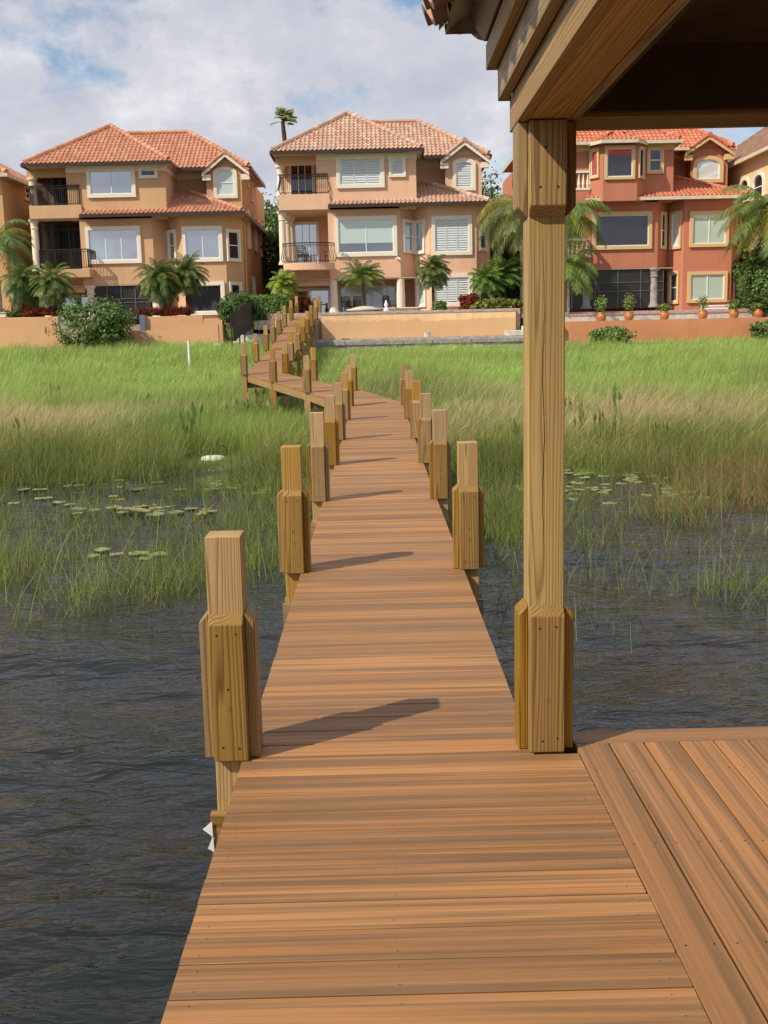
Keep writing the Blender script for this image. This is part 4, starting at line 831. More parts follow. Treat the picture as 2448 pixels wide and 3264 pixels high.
# small dark water bird with a long neck behind the float
m = MB(); m.tube([(-.16, 0, .02), (-.1, 0, .05), (0, 0, .07), (.09, 0, .06), (.12, 0, .10), (.125, .0, .2), (.10, 0, .27), (.075, 0, .30)], [.01, .04, .06, .045, .028, .018, .016, .02], 8); m.tube([(.075, 0, .30), (.05, 0, .31), (-.04, 0, .335)], [.022, .014, .003], 6)
o = m.build('bird', 'bird', loc=(x+.1, y+.5, 0), smooth=True); tag(o, 'dark long-necked water bird raising its bill among the reeds behind the float', 'bird')
# patio furniture, spa and fountain in front of the peach house
def chair(x, y, z, rz, label):
    r = empty('patio_chair', (x, y, z), label, 'chair'); r.rotation_euler = (0, 0, rz)
    m = MB(); m.box(-.27, .27, -.27, .27, .42, .46); m.build('seat', 'iron', r); m = MB()
    m.bar((-.26, .25, .45), (-.26, .33, .98), .03); m.bar((.26, .25, .45), (.26, .33, .98), .03); m.bar((-.26, .33, .97), (.26, .33, .97), .03)
    for i in range(6): m.bar((-.2+i*.08, .26, .47), (-.2+i*.08, .33, .96), .02)
    for i in range(4): m.bar((-.25, .27+i*.015, .55+i*.11), (.25, .27+i*.015, .55+i*.11), .018)
    m.build('backrest', 'iron', r)
    for sx in (-1, 1):
        m = MB(); m.tube([(sx*.27, -.25, .44), (sx*.29, -.27, .66), (sx*.29, .1, .68), (sx*.27, .28, .66)], .015, 5); m.build('armrest', 'iron', r)
        for sy in (-1, 1): m = MB(); m.bar((sx*.25, sy*.25, 0), (sx*.25, sy*.25, .43), .03); m.build('leg', 'iron', r)
    return r
for (px, rz, lab) in ((600, .6, 'dark wrought iron chair left of the thin palm on the peach house patio'), (640, -.5, 'dark wrought iron chair right behind the spa edge, nearest the thin palm trunk'), (858, .9, 'dark wrought iron chair between the patio doors and the right cream column')):
    p = atY(*C2(px, 1270), 60.5); chair(p[0], 60.5, 3.85, rz, lab)
for dx, rz, lab in ((1.4, .5, 'dark chair behind the bow-fronted iron railing, left one'), (2.9, -.7, 'dark chair behind the bow-fronted iron railing, right one')):
    chair(iM['xl']+dx, 60.4, iM['z2'], rz, lab)
tb_ = empty('patio_table', (float(atY(*C2(380, 1200), 61)[0]), 61., 3.85), 'dark round table in the shaded ground-floor arch behind the end of the ramp', 'table')
m = MB(); m.lathe([(.55, .70), (.57, .72), (.55, .74)], 0, 0, 0, 20); m.build('table_top', 'iron', tb_); m = MB(); m.lathe([(.3, 0), (.05, .05), (.04, .7)], 0, 0, 0, 10); m.build('leg', 'iron', tb_)
px0, px1 = float(atY(*C2(615, 1280), 56)[0]), float(atY(*C2(780, 1280), 56)[0])
pl_ = empty('planter', ((px0+px1)/2, 56.6, 3.85), 'low round stone planter holding the thin palm in front of the patio doors', 'planter')
m = MB(); m.lathe([(.6, 0), (.75, .1), (.9, .12), (.92, .18), (.80, .2), (.76, .12)], 0, 0, 0, 26); m.build('rim', 'cream', pl_)
m = MB(); m.lathe([(.78, .1), (.7, .2), (.4, .3), (.1, .33)], 0, 0, 0, 20); m.build('pebbles', 'stone_light', pl_)
sp_ = empty('spa_pool', (float(atY(*C2(870, 1280), 56)[0]), 57.0, 3.85), 'raised pale stone spa pool with a thin coping beside the round planter', 'spa'); m = MB(); m.box(-.9, 1.3, -.6, .6, 0, .17); m.build('pool_wall', 'stone_light', sp_); m = MB(); m.box(-1, 1.4, -.7, .7, .171, .22); m.build('coping', 'cream', sp_)
f_ = empty('fountain', (float(atY(*C2(832, 1270), 55.6)[0]), 55.6, 3.85), 'small white fountain figure at the front of the spa pool', 'fountain'); m = MB(); m.lathe([(.15, 0), (.13, .12), (.08, .14), (.07, .25), (.11, .3), (.09, .4), (.05, .45), (.06, .5), (.03, .56)], 0, 0, 0, 12); m.build('figure', 'white', f_, smooth=True); m = MB(); m.box(-.2, .2, -.2, .2, -.0, .02); m.build('base', 'stone_light', f_)
# short capped pipe on the paver ledge, security camera, lantern box, bench
x, z = xz(C2, 1085, 1432, 53.5); m = MB(); m.lathe([(.16, 0), (.16, .18), (.17, .18), (.17, .22), (.02, .23)], 0, 0, 0, 14); tag(m.build('drain_cap', 'stone_light', loc=(x, 53.5, zt2)), 'short pale round drain cap on the paver ledge under the peach wall', 'drain cap')
x, z = xz(C2, 903, 950, 59.9); lt = empty('floodlight', (x, 59.95, z), 'small white floodlight on the peach wall below the wide second-floor window', 'light'); m = MB(); m.box(-.05, .05, -.04, .04, -.06, .06); m.build('bracket', 'white', lt)
for sx in (-.09, .11): m = MB(); m.tube([(sx*.3, -.05, 0), (sx, -.16, -.06), (sx*1.3, -.28, -.12)], [.03, .05, .075], 8); m.build('lamp_head', 'white', lt)
x, z = xz(C3, 1372, 1118, 55.6); be = empty('bench', (x, 55.6, z-.88), 'white slatted bench against the red wall between two potted plants', 'bench')
m = MB(); m.box(-.75, .75, -.2, .25, .40, .45); m.build('seat', 'white', be); m = MB(); [m.box(-.75, .75, .22, .26, .5+i*.13, .58+i*.13) for i in range(3)]; m.build('backrest', 'white', be)
for sx in (-.7, .65): m = MB(); m.box(sx, sx+.05, -.18, .25, 0, .40); m.box(sx, sx+.05, .2, .25, .4, .9); m.build('leg', 'white', be)
x, z = xz(C1, 26, 1265, 53); ll = empty('lantern', (x, 52.8, xz(C1, 26, 1275, 52.6)[1]), 'small cream lantern on the tan wall at the left edge', 'lantern'); m = MB(); m.box(-.16, .16, -.12, .12, 0, .2); m.build('body', 'cream', ll); m = MB(); m.box(-.2, .2, -.16, .16, .201, .25); m.build('lid', 'stone_light', ll)
# iron fence glimpsed at both sides
for x0_, x1_, yy, zb, lab in ((-24.5, -19.8, 56.5, 3.4, 'black iron fence behind the palms at the left edge'), (17.9, 20.4, 62, 3.6, 'black iron gate fence in the shade right of the red house')):
    f2 = empty('iron_fence', (0, 0, 0), lab, 'fence'); railing(f2, [(x0_, yy), (x1_, yy)], zb, 1.5, .14)

# ------------------------------------------------------------------ plants
def rc(base, v=.25, h=.12):
    k = 1+random.uniform(-v, v); return (max(.005, base[0]*k*(1+random.uniform(-h, h))), max(.005, base[1]*k), max(.004, base[2]*k*(1+random.uniform(-h, h))))
def frond(m, base, az, el, L, droop, nl, lw, ll, col, wind=(0.12, 0, 0), hang=.35, vv=.25):
    p = Vector(base); d = Vector((math.cos(az)*math.cos(el), math.sin(az)*math.cos(el), math.sin(el))); seg = 9; pts = [p.copy()]; dirs = [d.copy()]
    for i in range(seg):
        p = p+d*(L/seg); t = (i+1)/seg; d = (d+Vector((wind[0], wind[1], -droop*(.35+t)))*(1.6/seg)).normalized(); pts.append(p.copy()); dirs.append(d.copy())
    m.tube(pts, [.022*(1-i/(seg+1))+.004 for i in range(seg+1)], 4, scl(col, .95))
    for k in range(nl):
        t = .12+.88*k/nl; f_ = t*seg; i = min(seg-1, int(f_)); q = pts[i].lerp(pts[i+1], f_-i); dd = dirs[i]; side = dd.cross(Vector((0, 0, 1)))
        if side.length < .05: side = Vector((1, 0, 0))
        side.normalize(); l = ll*(math.sin(math.pi*min(1, .12+t*.82)))**.7*random.uniform(.8, 1.15)
        for s_ in (-1, 1):
            v = (side*s_*.85+dd*.55+Vector((0, 0, random.uniform(-.1, .35)))).normalized(); mid = q+v*l*.5; tip = q+v*l*.92+Vector((wind[0]*.6, 0, -hang))*l; mid = mid+Vector((0, 0, -hang*.25))*l
            wv = dd*lw*.5; c = rc(col, vv)
            n = m.add([q-wv*.6, q+wv*.6, mid+wv, mid-wv, tip]); m.face((n, n+1, n+2, n+3), c); m.face((n+3, n+2, n+4), c)
def palm(label, x, y, zg, H, n, L, col, group='garden palms', name='palm_tree', cat='palm', lean=0, droop=1., nl=34, ll=.42, lw=.03, tr=.1, hang=.35, elr=(-.2, 1.35), wind=(.12, 0, 0), tmat='trunk_dark', dead=0, azr=None):
    r = empty(name, (x, y, zg), label, cat, group); m = MB(); pts = []; rad = []
    for i in range(13):
        t = i/12; pts.append((lean*t*t, 0, H*t-.2)); rad.append(tr*(1.15-.25*t)*(1.08 if i % 2 else .94))
    pts.append((lean, 0, H+.1)); rad.append(tr*.6); m.tube(pts, rad, 9); m.build('trunk', tmat, r)
    m = MB()
    for i in range(n):
        az = (i*2.39996+random.uniform(-.25, .25)) if azr is None else random.uniform(*azr); t = (i+.5)/n; el = elr[1]+(elr[0]-elr[1])*t**.8+random.uniform(-.12, .12)
        c = col if random.random() > .08 else (col[0]*1.5, col[1]*1.1, col[2]*.6)
        frond(m, (lean, 0, H), az, el, L*random.uniform(.85, 1.1), droop*random.uniform(.8, 1.2), nl, lw, ll, c, wind, hang)
    for i in range(dead): frond(m, (lean, 0, H-.1), random.uniform(0, 6.28), -.6, L*.7, 1.8, nl//2, lw, ll, (.30, .20, .11), wind, .8)
    m.build('crown', 'palm_leaf', r); return r
def blob(m, cx, cy_, cz, rx, ry, rz, n, ls, cols, vv=.3, shell=.55, lump=.25, seed=0, flat=False):
    rg = np.random.default_rng(seed+3); ph = rg.uniform(0, 6.28, 8)
    for i in range(n):
        u = rg.uniform(-1, 1); a = rg.uniform(0, 6.283); s_ = math.sqrt(1-u*u); d = (s_*math.cos(a), s_*math.sin(a), u)
        rr = (shell+(1-shell)*rg.uniform()**.6)*(1+lump*(math.sin(3*a+ph[0])*math.cos(2*u+ph[1])+.7*math.sin(5*a+4*u+ph[2])+.5*math.sin(9*a-7*u+ph[3]))*.6)
        p = Vector((cx+rx*d[0]*rr, cy_+ry*d[1]*rr, cz+rz*d[2]*rr)); 
        nrm = (Vector(d)+Vector(rg.normal(0, .6, 3))).normalized(); t1 = nrm.orthogonal().normalized(); t1.rotate(__import__('mathutils').Quaternion(nrm, rg.uniform(0, 6.28))); t2 = nrm.cross(t1); l = ls*rg.uniform(.6, 1.4)
        c = rc(cols[int(rg.integers(len(cols)))], vv); m.poly([p-t1*l*.5, p+t2*l*.3, p+t1*l*.55, p-t2*l*.3], c)
def bush(name, label, cat, x, y, z, rx, ry, rz, n, ls, cols, group=None, flowers=None, seed=0, mat='leaf', stems=True, lump=.3):
    r = empty(name, (x, y, z), label, cat, group)
    if stems:
        m = MB()
        for i in range(9): a = i*.7; m.tube([(0, 0, -.1), (.3*rx*math.cos(a), .3*ry*math.sin(a), rz*.6), (.7*rx*math.cos(a), .7*ry*math.sin(a), rz*1.3)], [.03, .02, .008], 5)
        m.build('stem', 'trunk_dark', r)
    m = MB(); blob(m, 0, 0, rz*.95, rx, ry, rz, n, ls, cols, seed=seed, lump=lump)
    for i in range(12):
        a = random.uniform(0, 6.28); blob(m, rx*.75*math.cos(a), ry*.75*math.sin(a), rz*random.uniform(.3, 1.5), rx*.38, ry*.38, rz*.35, n//16, ls, cols, seed=seed+i, lump=lump)
    m.build('foliage', mat, r)
    if flowers:
        fc, nf, fs, (fx, fr) = flowers; m = MB()
        for i in range(nf):
            a = random.gauss(fx, fr); u = random.uniform(-.9, .5); s_ = math.sqrt(1-u*u); q = (rx*1.03*s_*math.sin(a), -ry*1.03*s_*math.cos(a), rz*.95+rz*1.0*u)
            blob(m, *q, fs*1.6, fs*1.6, fs*1.6, 9, fs, [fc], .12, seed=i)
        m.build('flowers', 'leaf', r)
    return r
def gzf(x, y): return float(gz(np.array([float(x)]), np.array([float(y)]))[0])
DG, MG, YG, LG = (.06, .115, .03), (.105, .19, .048), (.26, .35, .07), (.17, .28, .07)
def pat(px, py, Y): v = atY(*DP(px, py), Y); return float(v[0]), float(v[2])
# pygmy date palms: crown centre pixel, plane, ground z
for (px, py, Y, zg, n, L, col, lab, kw) in (
    (48, 598, 54, 3.3, 46, 1.75, (.11, .20, .07), 'feathery palm at the far left, left one of a pair behind the tan wall', {}),
    (112, 602, 53.5, 3.3, 52, 1.8, (.13, .20, .065), 'feathery palm between its far-left twin and the white-flowered bush, behind the tan wall', dict(tmat='bark_pale')),
    (345, 592, 54, 3.3, 64, 1.85, (.115, .185, .06), 'largest feathery palm above the red bromeliads in front of the tan house', dict(tmat='bark_pale')),
    (402, 580, 54.6, 3.4, 50, 1.55, (.14, .20, .075), 'taller olive palm leaning against the tan house beside the larger one', {}),
    (612, 604, 58.0, 3.85, 44, 1.25, (.26, .38, .09), 'yellow-green feathery palm at the top of the ramp beside the trimmed hedge', {}),
    (783, 588, 56.6, 3.95, 30, 1.6, (.13, .22, .07), 'thin palm with spreading fronds on a slender trunk in the round stone planter', dict(droop=.8, elr=(-.1, 1.2), tr=.085)),
    (935, 575, 56.6, 3.85, 54, 1.5, (.12, .18, .07), 'slender palm with drooping olive fronds in front of the shuttered bay of the peach house', dict(droop=1.35, tr=.075)),
    (1052, 596, 56.5, 3.85, 50, 1.5, (.15, .27, .08), 'spreading bright palm, left one of two at the right end of the peach wall', dict(droop=.9)),
    (1090, 582, 57.2, 3.85, 40, 1.5, (.15, .28, .075), 'spreading bright palm, right one of two at the right end of the peach wall', dict(droop=.8))):
    x, z = pat(px, py+4, Y); sc_ = random.uniform(.9, 1.08); k2 = dict(elr=(-.9+random.uniform(-.1, .25), 1.35), droop=1.35*random.uniform(.85, 1.15), nl=46, ll=.32, lw=.022, hang=.5, wind=(random.uniform(.05, .25), 0, 0), dead=random.choice([0, 2, 3])); k2.update(kw); palm(lab, x, Y, zg, z-zg-.12, int(n*1.5), L*.80*sc_, col, **k2)
# queen palms with long hanging fronds
x, z = pat(1130, 452, 57); palm('tall queen palm with long hanging fronds, hidden behind the thick pine pole', x, 57, 3.2, z-3.2, 34, 3.0, (.16, .21, .075), 'queen palms', droop=1.7, nl=60, ll=.75, lw=.035, tr=.16, hang=.85, elr=(-.5, 1.0), wind=(-.1, 0, 0), tmat='bark_pale', dead=3)
x, z = pat(1218, 460, 55.2); palm('queen palm with a pale trunk, fronds hanging right of the thick pine pole', x, 55.2, 3.0, z-3.0, 18, 2.6, (.15, .25, .08), 'queen palms', lean=.15, droop=1.9, nl=56, ll=.7, lw=.035, tr=.13, hang=.8, elr=(-.4, .9), tmat='bark_pale')
x, z = pat(1228, 575, 55.0); palm('short young palm with yellowing lower fronds growing against the pale queen palm trunk', x, 54.98, 3.0, z-3.0, 22, 2.2, (.17, .28, .08), 'queen palms', droop=1.5, nl=46, ll=.5, lw=.035, tr=.07, hang=.6, elr=(-.5, 1.1), tmat='bark_pale')
x, z = pat(1668, 455, 54); palm('queen palm at the right edge with heavy fronds hanging in front of the cream house', x, 54, 2.8, z-2.8, 44, 3.0, (.15, .22, .07), 'queen palms', droop=1.6, nl=60, ll=.7, lw=.035, tr=.16, hang=.75, elr=(-.6, 1.1), wind=(-.12, 0, 0), tmat='bark_pale')
x, z = pat(-12, 520, 56); palm('queen palm standing outside the left edge, its frond tips hanging before the pale tan house', x, 56, 3.3, z-3.3, 26, 2.3, (.13, .22, .08), 'queen palms', droop=1.5, nl=46, ll=.55, lw=.035, tr=.14, hang=.7, elr=(-.4, 1.), wind=(.1, 0, 0), tmat='bark_pale')
x, z = pat(1185, 400, 66); palm('queen palm glimpsed above the peach roof line left of the thick pine pole', x, 63, 3.6, z-3.6, 20, 2.2, (.09, .16, .05), 'queen palms', droop=1.2, nl=40, ll=.5, tr=.13, hang=.5)
# wind-blown fan palm behind the peach house
x, z = pat(611, 262, 84); fp = empty('fan_palm', (x, 84, 3.6), 'tall wind-blown fan palm rising alone behind the left end of the peach roof', 'palm'); H = z-3.6; m = MB()
m.tube([(.12*math.sin(i*.6), 0, H*i/16) for i in range(17)], [.20*(1.05 if i % 2 else .92)*(1-.012*i) for i in range(17)], 9); m.build('trunk', 'trunk_dark', fp); m = MB()
for i in range(46):
    az = random.uniform(0, 6.28); el = random.uniform(-.5, 1.1); d = Vector((math.cos(az)*math.cos(el)*.7+.35, math.sin(az)*math.cos(el)*.7, math.sin(el)*.9+.35)).normalized(); L = random.uniform(.35, .8); q = Vector((0, 0, H))+d*L; m.tube([(0, 0, H), q], .02, 4, (.08, .12, .04))
    for k in range(16):
        a = -1.3+2.6*k/15; sd = d.cross(Vector((0, 0, 1))).normalized(); v = (d*math.cos(a)+sd*math.sin(a)+Vector((.45, 0, -.12))).normalized(); t_ = q+v*.5+Vector((.1, 0, -.06)); w_ = d.cross(v); w_ = w_.normalized()*.03 if w_.length > .01 else Vector((0, 0, .03))
        m.poly([q-w_*.4, q+v*.3+w_, t_, q+v*.3-w_], rc((.26, .33, .17), .3))
m.build('crown', 'palm_leaf', fp)
# shrubs
x, z = pat(213, 742, 50); bush('flowering_bush', 'large rounded bush covered in creamy white blossom on its left side, against the tan wall', 'bush', x, 49.9, z-.1, 1.5, 1.1, 1.02, 7000, .13, [MG, MG, LG, (.09, .15, .04)], flowers=((.74, .71, .50), 190, .055, (-.75, .55)), seed=4, lump=.6)
def box_hedge(label, x, y, z, sx, sy, sz, n):
    r = empty('hedge', (x, y, z), label, 'hedge'); m = MB(); rg = np.random.default_rng(5)
    for i in range(n):
        f_ = rg.integers(5); u, v = rg.uniform(-1, 1, 2); e = 1+rg.normal(0, .05)
        p = [(u*sx, -sy*e, (v+1)*sz), (u*sx, v*sy, 2*sz*e), (-sx*e, u*sy, (v+1)*sz), (sx*e, u*sy, (v+1)*sz), (u*sx, sy, (v+1)*sz)][f_]; nrm = Vector([(0, -1, 0), (0, 0, 1), (-1, 0, 0), (1, 0, 0), (0, 1, 0)][f_])+Vector(rg.normal(0, .55, 3)); nrm.normalize(); t1 = nrm.orthogonal().normalized(); t2 = nrm.cross(t1); l = .11*rg.uniform(.6, 1.3); p = Vector(p)
        m.poly([p-t1*l*.5, p+t2*l*.3, p+t1*l*.5, p-t2*l*.3], rc([(.16, .28, .06), (.20, .33, .07), (.11, .20, .045)][int(rg.integers(3))], .25))
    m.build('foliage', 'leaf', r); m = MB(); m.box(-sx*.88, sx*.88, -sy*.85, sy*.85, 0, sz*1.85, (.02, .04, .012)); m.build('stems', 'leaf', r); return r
x, z = pat(577, 690, 55.6); box_hedge('trimmed square green hedge left of the ramp top', x, 56.3, z, .98, .8, .58, 4200)
x, z = pat(507, 716, 52); bush('bush', 'dark leafy bush right of the tan house, behind the mesh fence', 'bush', x, 53.5, z+.2, 1.0, .9, .85, 3600, .14, [DG, MG], seed=9)
x, z = pat(520, 678, 55); bush('bush', 'light green bush on the slope between the tan house and the mesh fence', 'bush', x, 55.5, z, .8, .7, .45, 2200, .12, [LG, YG], seed=10)
x, z = pat(643, 678, 59); bush('croton_bush', 'red and orange croton behind the top end of the ramp', 'croton', x, 59.6, 3.7, .62, .5, .66, 1500, .17, [(.30, .045, .02), (.40, .12, .02), (.10, .05, .02), (.06, .09, .02)], seed=11)
x, z = pat(1017, 664, 56.2); bush('croton_bush', 'dark red croton right of the shuttered ground-floor bay', 'croton', x, 56.0, 3.75, .55, .45, .45, 1300, .16, [(.24, .035, .025), (.32, .07, .03), (.10, .03, .02)], seed=12)
x, z = pat(1050, 668, 55.2); bush('croton_bush', 'yellow-green variegated croton on top of the peach wall near its right end', 'croton', x+.5, 55.4, 3.72, 1.15, .5, .33, 2000, .2, [(.35, .30, .04), (.12, .18, .04), (.25, .25, .05), (.05, .09, .025)], seed=13)
x, z = pat(1100, 660, 58); bush('bush', 'dark green shrub mass behind the two bright palms', 'bush', x+.4, 58.3, 3.3, 1.7, 1.0, 1.0, 5200, .16, [DG, (.03, .06, .02)], seed=14)
x, z = pat(940, 672, 55.5); bush('bush', 'small leafy plant beside the slender palm trunk on the peach wall', 'bush', x+.2, 55.4, 3.75, .35, .3, .3, 520, .13, [LG, MG], seed=15)
x, z = pat(1318, 738, 52); bush('bush', 'green weedy shrub growing at the foot of the terracotta wall', 'bush', x, 51.9, 2.0, .95, .6, .42, 2000, .14, [LG, MG, YG], seed=16)
x, z = pat(1652, 690, 52.5); bush('bush', 'large bright shrub at the right edge in front of the red house', 'bush', x+.75, 54.2, 3.2, 1.25, 1.2, 1.9, 7000, .16, [LG, MG, (.14, .2, .07)], seed=17)
x, z = pat(1656, 735, 51.5); bush('bush', 'brownish weedy shrub at the right end of the terracotta wall', 'bush', x+.45, 51.6, 2.0, 1.1, .8, .5, 2500, .15, [(.14, .14, .06), LG], seed=18)
x, z = pat(1600, 640, 60); bush('bush', 'shaded shrub against the side of the red house behind the hanging fronds', 'bush', x+.6, 60.5, 3.6, 1.0, 1.6, 1.5, 4500, .16, [DG, MG], seed=19)
x, z = pat(12, 665, 54); bush('bush', 'low dark shrub behind the tan wall at the left edge', 'bush', x+.5, 54.3, 3.4, 1.2, .6, .5, 2200, .13, [DG, MG], seed=20)
for i, (pa, pb, lab) in enumerate(((52, 165, 'dark red bromeliads under the pair of palms left of the white-flowered bush'), (300, 410, 'dark red bromeliads under the largest palm right of the white-flowered bush'))):
    x0_, z0_ = pat(pa, 680, 53.2); x1_, _ = pat(pb, 680, 53.2); r = empty('bromeliad_bed', ((x0_+x1_)/2, 53.4, z0_-.05), lab, 'plants'); m = MB()
    for k in range(60):
        cx_b, cyb = random.uniform(x0_, x1_)-(x0_+x1_)/2, random.uniform(-.25, .5)
        for q in range(18):
            a = random.uniform(0, 6.28); el = random.uniform(.2, 1.2); d = Vector((math.cos(a)*math.cos(el), math.sin(a)*math.cos(el), math.sin(el))); L = random.uniform(.35, .65); s_ = d.cross(Vector((0, 0, 1))).normalized()*.03; b0 = Vector((cx_b, cyb, 0)); e_ = b0+d*L+Vector((0, 0, -.1*L))
            m.poly([b0-s_, b0+s_, b0+d*L*.6+s_, e_, b0+d*L*.6-s_], rc(random.choice([(.20, .035, .03), (.13, .03, .035), (.28, .09, .07), (.10, .07, .03)]), .3))
    m.build('leaves', 'palm_leaf', r)
# trees behind
def tree(label, x, y, z, H, R, n, cols, seed):
    r = empty('tree', (x, y, z), label, 'tree', 'trees behind the houses'); m = MB(); m.tube([(0, 0, 0), (.1, 0, H*.35), (0, .1, H*.6)], [.3, .22, .12], 8)
    for i in range(6): a = i*1.05; m.tube([(0, 0, H*.4), (R*.4*math.cos(a), R*.4*math.sin(a), H*.6), (R*.7*math.cos(a), R*.7*math.sin(a), H*.75)], [.12, .08, .03], 6)
    m.build('trunk', 'bark', r); m = MB(); blob(m, 0, 0, H*.68, R*.8, R*.8, H*.3, n//2, .28, cols, seed=seed, lump=.4)
    for i in range(10): a = random.uniform(0, 6.28); blob(m, R*.6*math.cos(a), R*.6*math.sin(a), H*random.uniform(.5, .92), R*.42, R*.42, H*.14, n//20, .26, cols, seed=seed+i, lump=.4)
    m.build('crown', 'leaf', r)
for (px, py, Y, R, n, lab, s_) in ((590, 440, 84, 2.6, 6000, 'bright green tree filling the gap between the tan house and the peach house', 1), (572, 500, 72, 1.4, 3000, 'dark narrow tree low in the gap right of the tan house', 2), (1050, 388, 86, 1.3, 2500, 'small tree top showing right of the peach house roof', 3), (1078, 480, 68, 1.8, 4500, 'dark tree in the gap between the peach house and the red house', 4), (1655, 560, 68, 2.4, 4500, 'dark tree behind the hanging fronds between the red and the cream house', 5)):
    x, z = pat(px, py, Y); tree(lab, x, Y, 3.4, (z-3.4)/.98, R, n, [MG, LG, DG] if s_ in (1, 3) else [DG, MG], s_*20)
# potted plants on the ledge
for i, (px, hh, lab, kind) in enumerate(((735, .75, 'terracotta pot with a dark upright shrub, nearest the thick pine pole', 0), (890, .8, 'terracotta pot with an upright shrub bearing an orange bloom, second from the pole', 1), (1088, .3, 'terracotta pot with low yellow flowers, in front of the screened porch corner', 2), (1303, .65, 'terracotta pot with a wispy light plant beside the white bench', 3), (1478, .4, 'terracotta pot with a round broad-leaved plant right of the white bench', 4), (1615, .25, 'wide terracotta pot with a small plant furthest right on the wall', 0))):
    x, z = xz(C3, px, 1212, 53.5); r = empty('potted_plant', (x, 53.75, z1-.03), lab, 'potted plant', 'potted plants on the terracotta wall'); k = .92
    m = MB(); m.lathe([(.15*k, 0), (.20*k, .06), (.255*k, .2), (.24*k, .32), (.19*k, .38), (.22*k, .43), (.19*k, .435), (.17*k, .38)], 0, 0, 0, 18); m.build('pot', 'terracotta_pot', r, smooth=True)
    m = MB(); blob(m, 0, 0, .45+hh*.5, .28 if hh > .5 else .33, .28, hh*.55, 420 if kind != 3 else 170, .10, [LG, MG, YG], seed=30+i, lump=.5)
    for q in range(7): a = random.uniform(0, 6.28); m.tube([(0, 0, .38), (.08*math.cos(a), .08*math.sin(a), .45+hh*.4), (.2*math.cos(a), .2*math.sin(a), .45+hh)], .008, 4, (.07, .08, .03))
    m.build('foliage', 'leaf', r)
    if kind in (1, 2): m = MB(); [blob(m, random.uniform(-.2, .25), -.2, .45+hh*random.uniform(.5, 1.), .05, .05, .05, 24, .05, [(.7, .16, .03) if kind == 1 else (.6, .42, .08)], seed=q) for q in range(3 if kind == 1 else 8)]; m.build('flowers', 'leaf', r)

# ------------------------------------------------------------------ marsh grass, reeds
def blades(name, P, Hh, Wd, lean, az, col, mat='grass_blade', curve=1.4, kind='stuff', label=None):
    n = len(P); lv = np.array([0, .4, .75, 1.0]); wv = np.array([1., .85, .55]); fa = rng.uniform(0, math.pi, n); sx = np.cos(fa)*.5; sy = np.sin(fa)*.5*.6; V = np.zeros((n, 7, 3))
    for k, t in enumerate(lv):
        off = lean*Hh*t**curve; zx = Hh*t*np.sqrt(np.maximum(.15, 1-(lean*t*.75)**2)); cx = P[:, 0]+np.cos(az)*off; cyy = P[:, 1]+np.sin(az)*off; cz = P[:, 2]+zx
        if k < 3: V[:, 2*k] = np.c_[cx-sx*Wd*wv[k], cyy-sy*Wd*wv[k], cz]; V[:, 2*k+1] = np.c_[cx+sx*Wd*wv[k], cyy+sy*Wd*wv[k], cz]
        else: V[:, 6] = np.c_[cx, cyy, cz]
    b0 = np.arange(n)*7; F4 = np.concatenate([np.c_[b0, b0+1, b0+3, b0+2], np.c_[b0+2, b0+3, b0+5, b0+4]]); F3 = np.c_[b0+4, b0+5, b0+6]
    o = numesh(name, V.reshape(-1, 3), F3, F4, np.repeat(col, 7, axis=0), mat); tag(o, kind=kind, label=label); return o
def sn(x, y, s, ph):  # smooth pseudo-noise in 0..1
    v = sum(math.pow(.62, k)*np.sin(x*s*1.7**k*math.cos(ph+k*1.9)+y*s*1.7**k*math.sin(ph+k*1.9)+ph*3.1*(k+1)+1.3*np.sin(y*s*.7*1.7**k+k)) for k in range(5)); return .5+.5*v/2.2
def onwalk(x, y):
    xl = np.interp(y, [24.0, 32.9], [-.57, -3.9]); xr = np.interp(y, [24.7, 33.2], [.6, -2.84]); return (x > xl-.12) & (x < xr+.12)
n = 430000
y = 20.3+31*rng.uniform(0, 1, n)**1.12; x = rng.uniform(-1, 1, n)*(y*.40+4)+.4; den = sn(x, y, .55, 1.2)
keep = ~((abs(x-FLOAT[0]-.1) < .75) & (y < FLOAT[1]+.15)) & (~onwalk(x, y) | ((y < 47) & (rng.uniform(size=n) < .35))) & (y < 50.9) & ((y > 23.8) | (rng.uniform(size=n) < np.clip((y-20.2)/3.4, 0, 1)**1.2*.95+.03)); keep &= ~((y < 27) & (sn(x, y, 1.35, 3.9) < .47-.045*(y-20.3)) & (rng.uniform(size=n) < .8)); x, y, den = x[keep], y[keep], den[keep]; n = len(x)
z = gz(x, y); far = np.clip((y-31-3*np.sin(x*.35+2)-1.3*np.sin(x*1.1))/9, 0, 1); tan_ = np.clip(1-np.abs(y-28.3-2.2*np.sin(x*.5)-1.2*np.sin(x*1.7+1))/6., 0, 1); nn1, nn2 = sn(x, y, .9, 4.), sn(x, y, 2.1, 2.)
Hh = (.42+.36*den+.28*sn(x, y, 1.7, 5.5))*(1-.35*far)*rng.uniform(.65, 1.2, n)*np.where(y < 23.5, .8, 1); Hh *= np.where(y > 48.8, .45+1.3*np.clip(sn(x, y, 2.4, 5.)-.35, 0, 1), 1)
under = onwalk(x, y); Hh[under] *= .45; dmin = np.abs(np.where(x > 0, x, 0)); 
dark = np.array([.20, .29, .075]); mid = np.array([.33, .44, .11]); brt = np.array([.42, .62, .155]); tn = np.array([.74, .60, .33]); olive = np.array([.34, .34, .085])
